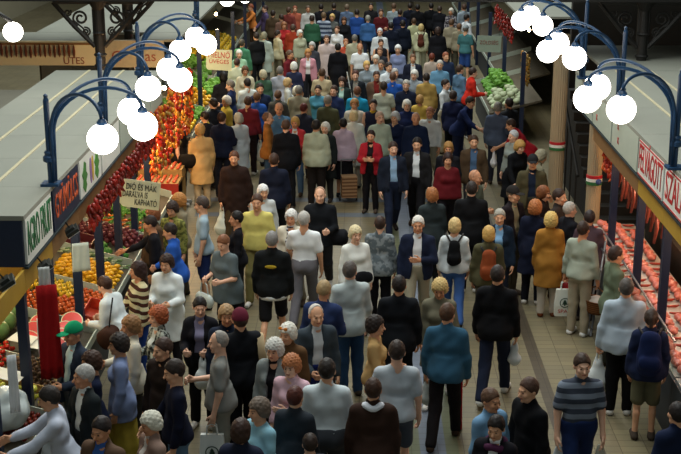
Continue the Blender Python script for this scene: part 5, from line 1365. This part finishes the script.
# ------------------------------------------------------------------ things people carry
def carrier(key, hand, hx, label, name='carrier_bag', size=1.0, logo=None, kind='poly'):
    o_, S, g = PEOPLE[key]; A = S['arms'][hand]; s = S['s']
    w = Matrix.Translation(o_.location) @ Matrix.Rotation(o_.rotation_euler.z, 4, 'Z')
    hp = w @ Vector(A['wr'] + A['t']*.085*s + A['n']*.02)
    o = empty(name, hp, o_.rotation_euler.z + (R.uniform(-.4,.4) if logo is None else logo), label, 'bag')
    mat = noisy('bag '+hx, hx, .4, .06, 9)
    if kind == 'poly':
        F_ = Field(); F_.cap((0,0,-.15*size),(0,0,-.30*size), .055*size, .125*size, .05, WORLD, (1,.62,1))
        for x in (-1,1): F_.cap((x*.02,0,-.02),(x*.045,0,-.15*size), .011, .018, .02)
        folds(F_, .006, 3); V,Q = F_.mesh(.014); link('body', npmesh('body', V, Q, [mat]), o)
    elif kind == 'tote':
        W, D, T = .19*size, .05, .40
        m = MB(); m.add([(-W*.9,-D*.5,-.14),(W*.9,-D*.5,-.14),(W*.9,D*.5,-.14),(-W*.9,D*.5,-.14),(-W,-D,-.14-T),(W,-D,-.14-T),(W,D,-.14-T),(-W,D,-.14-T),(-W*1.02,-D*1.1,-.14-T*.6),(W*1.02,-D*1.1,-.14-T*.6),(W*1.02,D*1.1,-.14-T*.6),(-W*1.02,D*1.1,-.14-T*.6)],
                   [(0,3,2,1),(4,5,6,7),(0,1,9,8),(1,2,10,9),(2,3,11,10),(3,0,8,11),(8,9,5,4),(9,10,6,5),(10,11,7,6),(11,8,4,7)])
        m.build('body', mat, o)
        for y in (-.02,.02): MB().tube([(-.06,y,-.145),(-.05,y,-.04),(0,y,-.012),(.05,y,-.04),(.06,y,-.145)], .008, 6).build('handle', mat, o)
        for sd in (-1, 1):
            M_ = frame(Vector((0, sd*(D*1.1+.001), -.14-T*.48)), Vector((-sd,0,0)), Vector((0,0,1)), Vector((0,sd,0))) @ Matrix.Diagonal((.78,.78,1,1))
            gm = noisy('tree emblem', '1a3a2a', .6); m = MB(); n = 24
            for k in range(n):
                a, b = 2*PI*k/n, 2*PI*(k+1)/n
                m.prism([(.095*math.cos(a),.095*math.sin(a)),(.095*math.cos(b),.095*math.sin(b)),(.08*math.cos(b),.08*math.sin(b)),(.08*math.cos(a),.08*math.sin(a))], M_, .002)
            m.prism([(-.012,-.06),(.012,-.06),(.012,-.035),(.055,-.035),(.028,-.005),(.042,-.005),(.02,.025),(.03,.025),(0,.065),(-.03,.025),(-.02,.025),(-.042,-.005),(-.028,-.005),(-.055,-.035),(-.012,-.035)], M_, .002)
            m.build('emblem', gm, o)
            text('lettering', 'SPAR', .10, REDT, o, M_ @ Matrix.Translation((0,-.17,0)), .25, .001)
    elif kind == 'hand':
        F_ = Field(); F_.cap((-.09,0,-.28),(.09,0,-.28),.10,None,.03,WORLD,(1,.55,1)); V,Q = F_.mesh(.016); link('body', npmesh('body', V, Q, [mat]), o)
        MB().tube([(-.09,0,-.2),(-.06,0,-.05),(0,0,-.012),(.06,0,-.05),(.09,0,-.2)], .01, 6).build('handle', mat, o)
    elif kind == 'basket':
        wk = banded('wicker', '6a4426', '4a2e18', 'Z', .03, .5)
        MB().lathe([(.15,-.40),(.19,-.36),(.215,-.22),(.225,-.2),(.20,-.2),(.19,-.24),(.14,-.37),(0,-.37)], 22, Matrix.Diagonal((1,.75,1,1))).build('basket_bowl', wk, o)
        MB().tube([(-.2,0,-.22),(-.15,0,-.07),(0,0,-.012),(.15,0,-.07),(.2,0,-.22)], .012, 6).build('handle', wk, o)
        sheet_ = Field(); sheet_.ell((0,0,-.24),(.18,.13,.07)); folds(sheet_, .01, 2); V,Q = sheet_.mesh(.016)
        link('cloth_cover', npmesh('cloth_cover', V, Q, [cloth('b9b2aa')]), o)
    return o
def strapbag(key, hx, label, x, y, z, size=1.0, name='rucksack', strap=True):
    """a rucksack or shoulder bag resting against the torso"""
    o_, S, g = PEOPLE[key]; s = S['s']; T = S['T']
    c = T.w((x*s, y*s, z*s)); w = Matrix.Translation(o_.location) @ Matrix.Rotation(o_.rotation_euler.z, 4, 'Z')
    o = empty(name, w @ Vector(c), o_.rotation_euler.z, label, 'bag')
    F_ = Field(); q = size
    if name == 'rucksack':
        F_.cap((0,0,-.14*q),(0,0,.12*q), .13*q, .105*q, .05, WORLD, (1,.6,1)); F_.cap((-.05*q,.07*q,-.1*q),(.05*q,.07*q,-.1*q), .06*q, None, .02, WORLD, (1,.6,1.2))
    else: F_.cap((-.08*q,0,0),(.08*q,0,0), .10*q, None, .03, WORLD, (1,.5,1.1) if abs(x) < .1 else (.6,1,1.1))
    folds(F_, .003, 5); V,Q = F_.mesh(.016); link('body', npmesh('body', V, Q, [cloth(hx)]), o)
    dk = noisy('strap dark', '17171a', .7)
    if name == 'rucksack':
        for sx in (-1,1): MB().tube([(sx*.06*q,-.06,.15*q),(sx*.10,-.11,.20),(sx*.125,-.20,.215),(sx*.13,-.29,.13)], .014, 6).build('strap', dk, o)
    elif strap:
        d = -x/abs(x) if x else 1
        MB().tube([(0,0,.08*q),(d*.01,-y*.6,.28),(d*.06,-y,.52-z-.0)], .010, 6).build('strap', dk, o)
    return o
carrier('lavman', 1, 'd8dcdc', 'white plastic bag held by the man in lavender-grey jacket', size=.9)
carrier('tealman', 0, 'a3acb0', 'thin clear plastic bag in the hand of the teal-collared man', size=1.1)
carrier('blackjacket', 1, 'dfe6e4', 'white plastic carrier bag held by the short-haired woman in black', size=1.05)
carrier('greytee', 1, 'd6dad6', 'white tote bag with green tree emblem held by the balding man', 'tote_bag', .72, rad(85), 'tote')
carrier('tallblack', 0, 'ccd2d2', 'small white bag in the hand of the tall man in black', size=.8)
carrier('twobags', 0, 'c9d2d2', 'white plastic bag in the left hand side of the blue-grey jacket', size=1.25)
carrier('twobags', 1, 'd4dada', 'white plastic bag on the counter side of the blue-grey jacket', size=1.25)
carrier('polo', 0, 'c2c8cc', 'pale plastic bag hanging left of the striped polo shirt', size=1.0)
carrier('polo', 1, 'b9b8a8', 'printed plastic bag hanging right of the striped polo shirt', size=1.0)
carrier('ochrecoat', 0, '9c1f26', 'red carrier bag beside the ochre brown coat', 'tote_bag', .8, None, 'hand')
carrier('basketman', 1, 'cfd4cc', 'white tote bag with green tree emblem held by the grey-green sweater', 'tote_bag', .72, -rad(140), 'tote')
carrier('basketman', 0, '6a4426', 'round wicker basket with a cloth cover held by the grey-green sweater', 'wicker_basket', 1.0, None, 'basket')
carrier('redbend', 0, 'd8dade', 'white bag held by the bending red jacket', size=.9)
carrier('maroonshirt', 0, 'c9cfc6', 'pale plastic bag on the arm of the maroon shirt', size=1.2)
carrier('brownjacket', 0, 'c9d3c9', 'pale plastic bag held by the man in long dark brown jacket', size=1.3)
carrier('tunic', 0, 'b5c0bc', 'pale handbag hanging from the woman in grey-teal tunic', 'handbag', 1.0, None, 'hand')
carrier('oldslate', 1, '17181b', 'black bag held by the old man in slate grey jacket', 'handbag', 1.0, None, 'hand')
carrier('redstripe', 1, 'aeb7b4', 'pale bag swinging beside the teal blue jacket', size=.8)
strapbag('navyrucksack', '18244a', 'navy blue rucksack on the person in khaki shorts', 0, .205, .30, 1.15)
strapbag('blackpack', '121316', 'small black rucksack on the white sweater', 0, .185, .30, .8)
strapbag('orangepack', '8a4426', 'orange-brown rucksack on the olive jacket', 0, .205, .26, .95)
strapbag('brownpack', '5a2f22', 'small brown rucksack on the cream jacket', 0, .20, .28, .85)
strapbag('baldblack', '15161a', 'black shoulder bag at the hip of the bald man in black', .27, -.02, .0, 1.2, 'shoulder_bag')
strapbag('whitecardigan', '17181c', 'black waist bag on the woman in white cardigan', .06, -.185, .02, .8, 'waist_bag', False)
strapbag('tancoat', '17130f', 'black shoulder bag on the woman in long tan coat', .28, .02, .05, 1.3, 'shoulder_bag')
strapbag('whitecoat', '3a241a', 'dark brown handbag at the side of the stooping white coat', .26, -.04, .02, 1.2, 'shoulder_bag')
# details of dress
def dress(key, name, build, mat, label=None):
    o_, S, g = PEOPLE[key]; c = build(S).build(name, mat, o_, smooth=True)
    if label: c['label'] = label
def scarf(S):
    c = S['nb'] + np.array((0,0,-.0)); return MB().tube([(c[0]+.085*math.cos(a), c[1]-.01+.08*math.sin(a), c[2]+.015*math.sin(3*a)-.02*(1-math.sin(a))) for a in np.linspace(0,2*PI,19)], .036, 8)
dress('scarf', 'scarf', scarf, cloth('4a2440'), 'maroon scarf')
dress('browncollar', 'collar', scarf, cloth('dfe3ec'), 'white collar')
def shades(S):
    m = MB(); H_ = S['Hd']
    for x in (-.034,.034):
        m.ball(H_.w((x,-.082,.095)), .024, 8, (1,.5,.8))
    m.tube([H_.w((-.05,-.085,.1)),H_.w((0,-.098,.1)),H_.w((.05,-.085,.1))], .005, 5); return m
dress('orangeglasses', 'sunglasses', shades, noisy('orange lenses','c9761c',.2), 'orange sunglasses')
def stripe(S):
    m = MB(); hp, kn, an = S['legs'][0]; hp = hp + (kn-hp)*.15
    m.tube([hp+np.array((-.095,-.0,0)), kn+np.array((-.073,0,0)), an+np.array((-.061,0,.0))], .018, 6); return m
dress('redstripe', 'side_stripe', stripe, cloth('a3161e'), 'red side stripe')
def emblem(S):
    T = S['T']; return MB().ball(T.w((0,.142,.33)), .07, 8, (1.2,.18,.38))
dress('yellowemblem', 'emblem', emblem, cloth('a9902a'), 'yellow emblem')
def hem(S):
    T = S['T']; return MB().lathe([(.128,0),(.196,.0),(.196,.06),(.128,.06)], 24, Matrix.Translation(T.w((0,.01,-.155))) @ Matrix.Diagonal((1,.80,1,1)))
dress('yellowemblem', 'shirt_hem', hem, cloth('d3d8da'), 'white shirt hem')
def armband(S):
    m = MB(); A = S['arms'][0]; n = 6
    m.tube([A['sh']+np.array((0,0,.02)), A['el'], A['wr']-A['t']*.02], [.082,.069,.059], 12); return m
dress('maroonhat', 'sleeve', armband, cloth('b9a684'), 'cream sleeve')
def tstripe(S):
    m = MB(); A = S['arms'][1]; m.tube([A['sh']+np.array((.05,.03,.03)), A['el']+np.array((.045,.02,0)), A['wr']+np.array((.04,.01,0))], .02, 6); return m
dress('tracksuit', 'sleeve_stripe', tstripe, cloth('c9ccd0'), 'white sleeve stripe')
# white stick-like tall pole carried in the crowd and the shopping trolley
o_, S, g = PEOPLE['trolley']
o = empty('shopping_trolley', o_.location + Vector((.12,-.42,0)), rad(8), 'brown tartan shopping trolley beside the dusty pink jacket', 'trolley')
MB().box((-.15,-.12,.12),(.15,.12,.55)).build('bag', banded('tartan','6a4a32','9a7a5a','Z',.07,.5), o)
for sx in (-1,1):
    MB().tube([(sx*.14,.14,.06),(sx*.14,.14,.85)], .010, 6).build('frame_bar', STEEL, o)
    MB().lathe([(.02,-.012),(.06,-.012),(.06,.012),(.02,.012)], 14, Matrix.Translation((sx*.17,.12,.06)) @ Matrix.Rotation(PI/2,4,'Y')).build('wheel', noisy('tyre','17171a',.7), o)
MB().tube([(-.14,.14,.85),(.14,.14,.85)], .012, 6).build('handle', STEEL, o)
pp = at(352, 99, 1.1); pq = aty(347, 72, pp.y)
o = empty('white_pole', pp, 0, 'thin white pole held upright above the turquoise jacket', 'pole')
MB().tube([(0,0,-1.09),(0,0,0),tuple(pq-pp)], .014, 8).build('shaft', PAPER, o)
# ------------------------------------------------------------------ light: grey daylight through the glass roof, lamps as built
wd = bpy.data.worlds.new('hall daylight'); SC.world = wd; wd.use_nodes = True
bg = wd.node_tree.nodes['Background']; bg.inputs[0].default_value = (.90, 1.0, .98, 1); bg.inputs[1].default_value = .17
def skylight(x, y, w, l, e):
    a = bpy.data.lights.new('skylight', 'AREA'); a.shape = 'RECTANGLE'; a.size = w; a.size_y = l; a.energy = e; a.color = (.95, 1.0, .97)
    o = link('skylight', a, None, (x, y, 15)); o['kind'] = 'helper'
skylight(-1.0, 31, 6, 44, 4300)
SC.cycles.use_denoising = True
SC.cycles.max_bounces = 6
SC.view_settings.view_transform = 'Standard'; SC.view_settings.look = 'None'; SC.view_settings.gamma = 1
SC.view_settings.exposure = 0.28
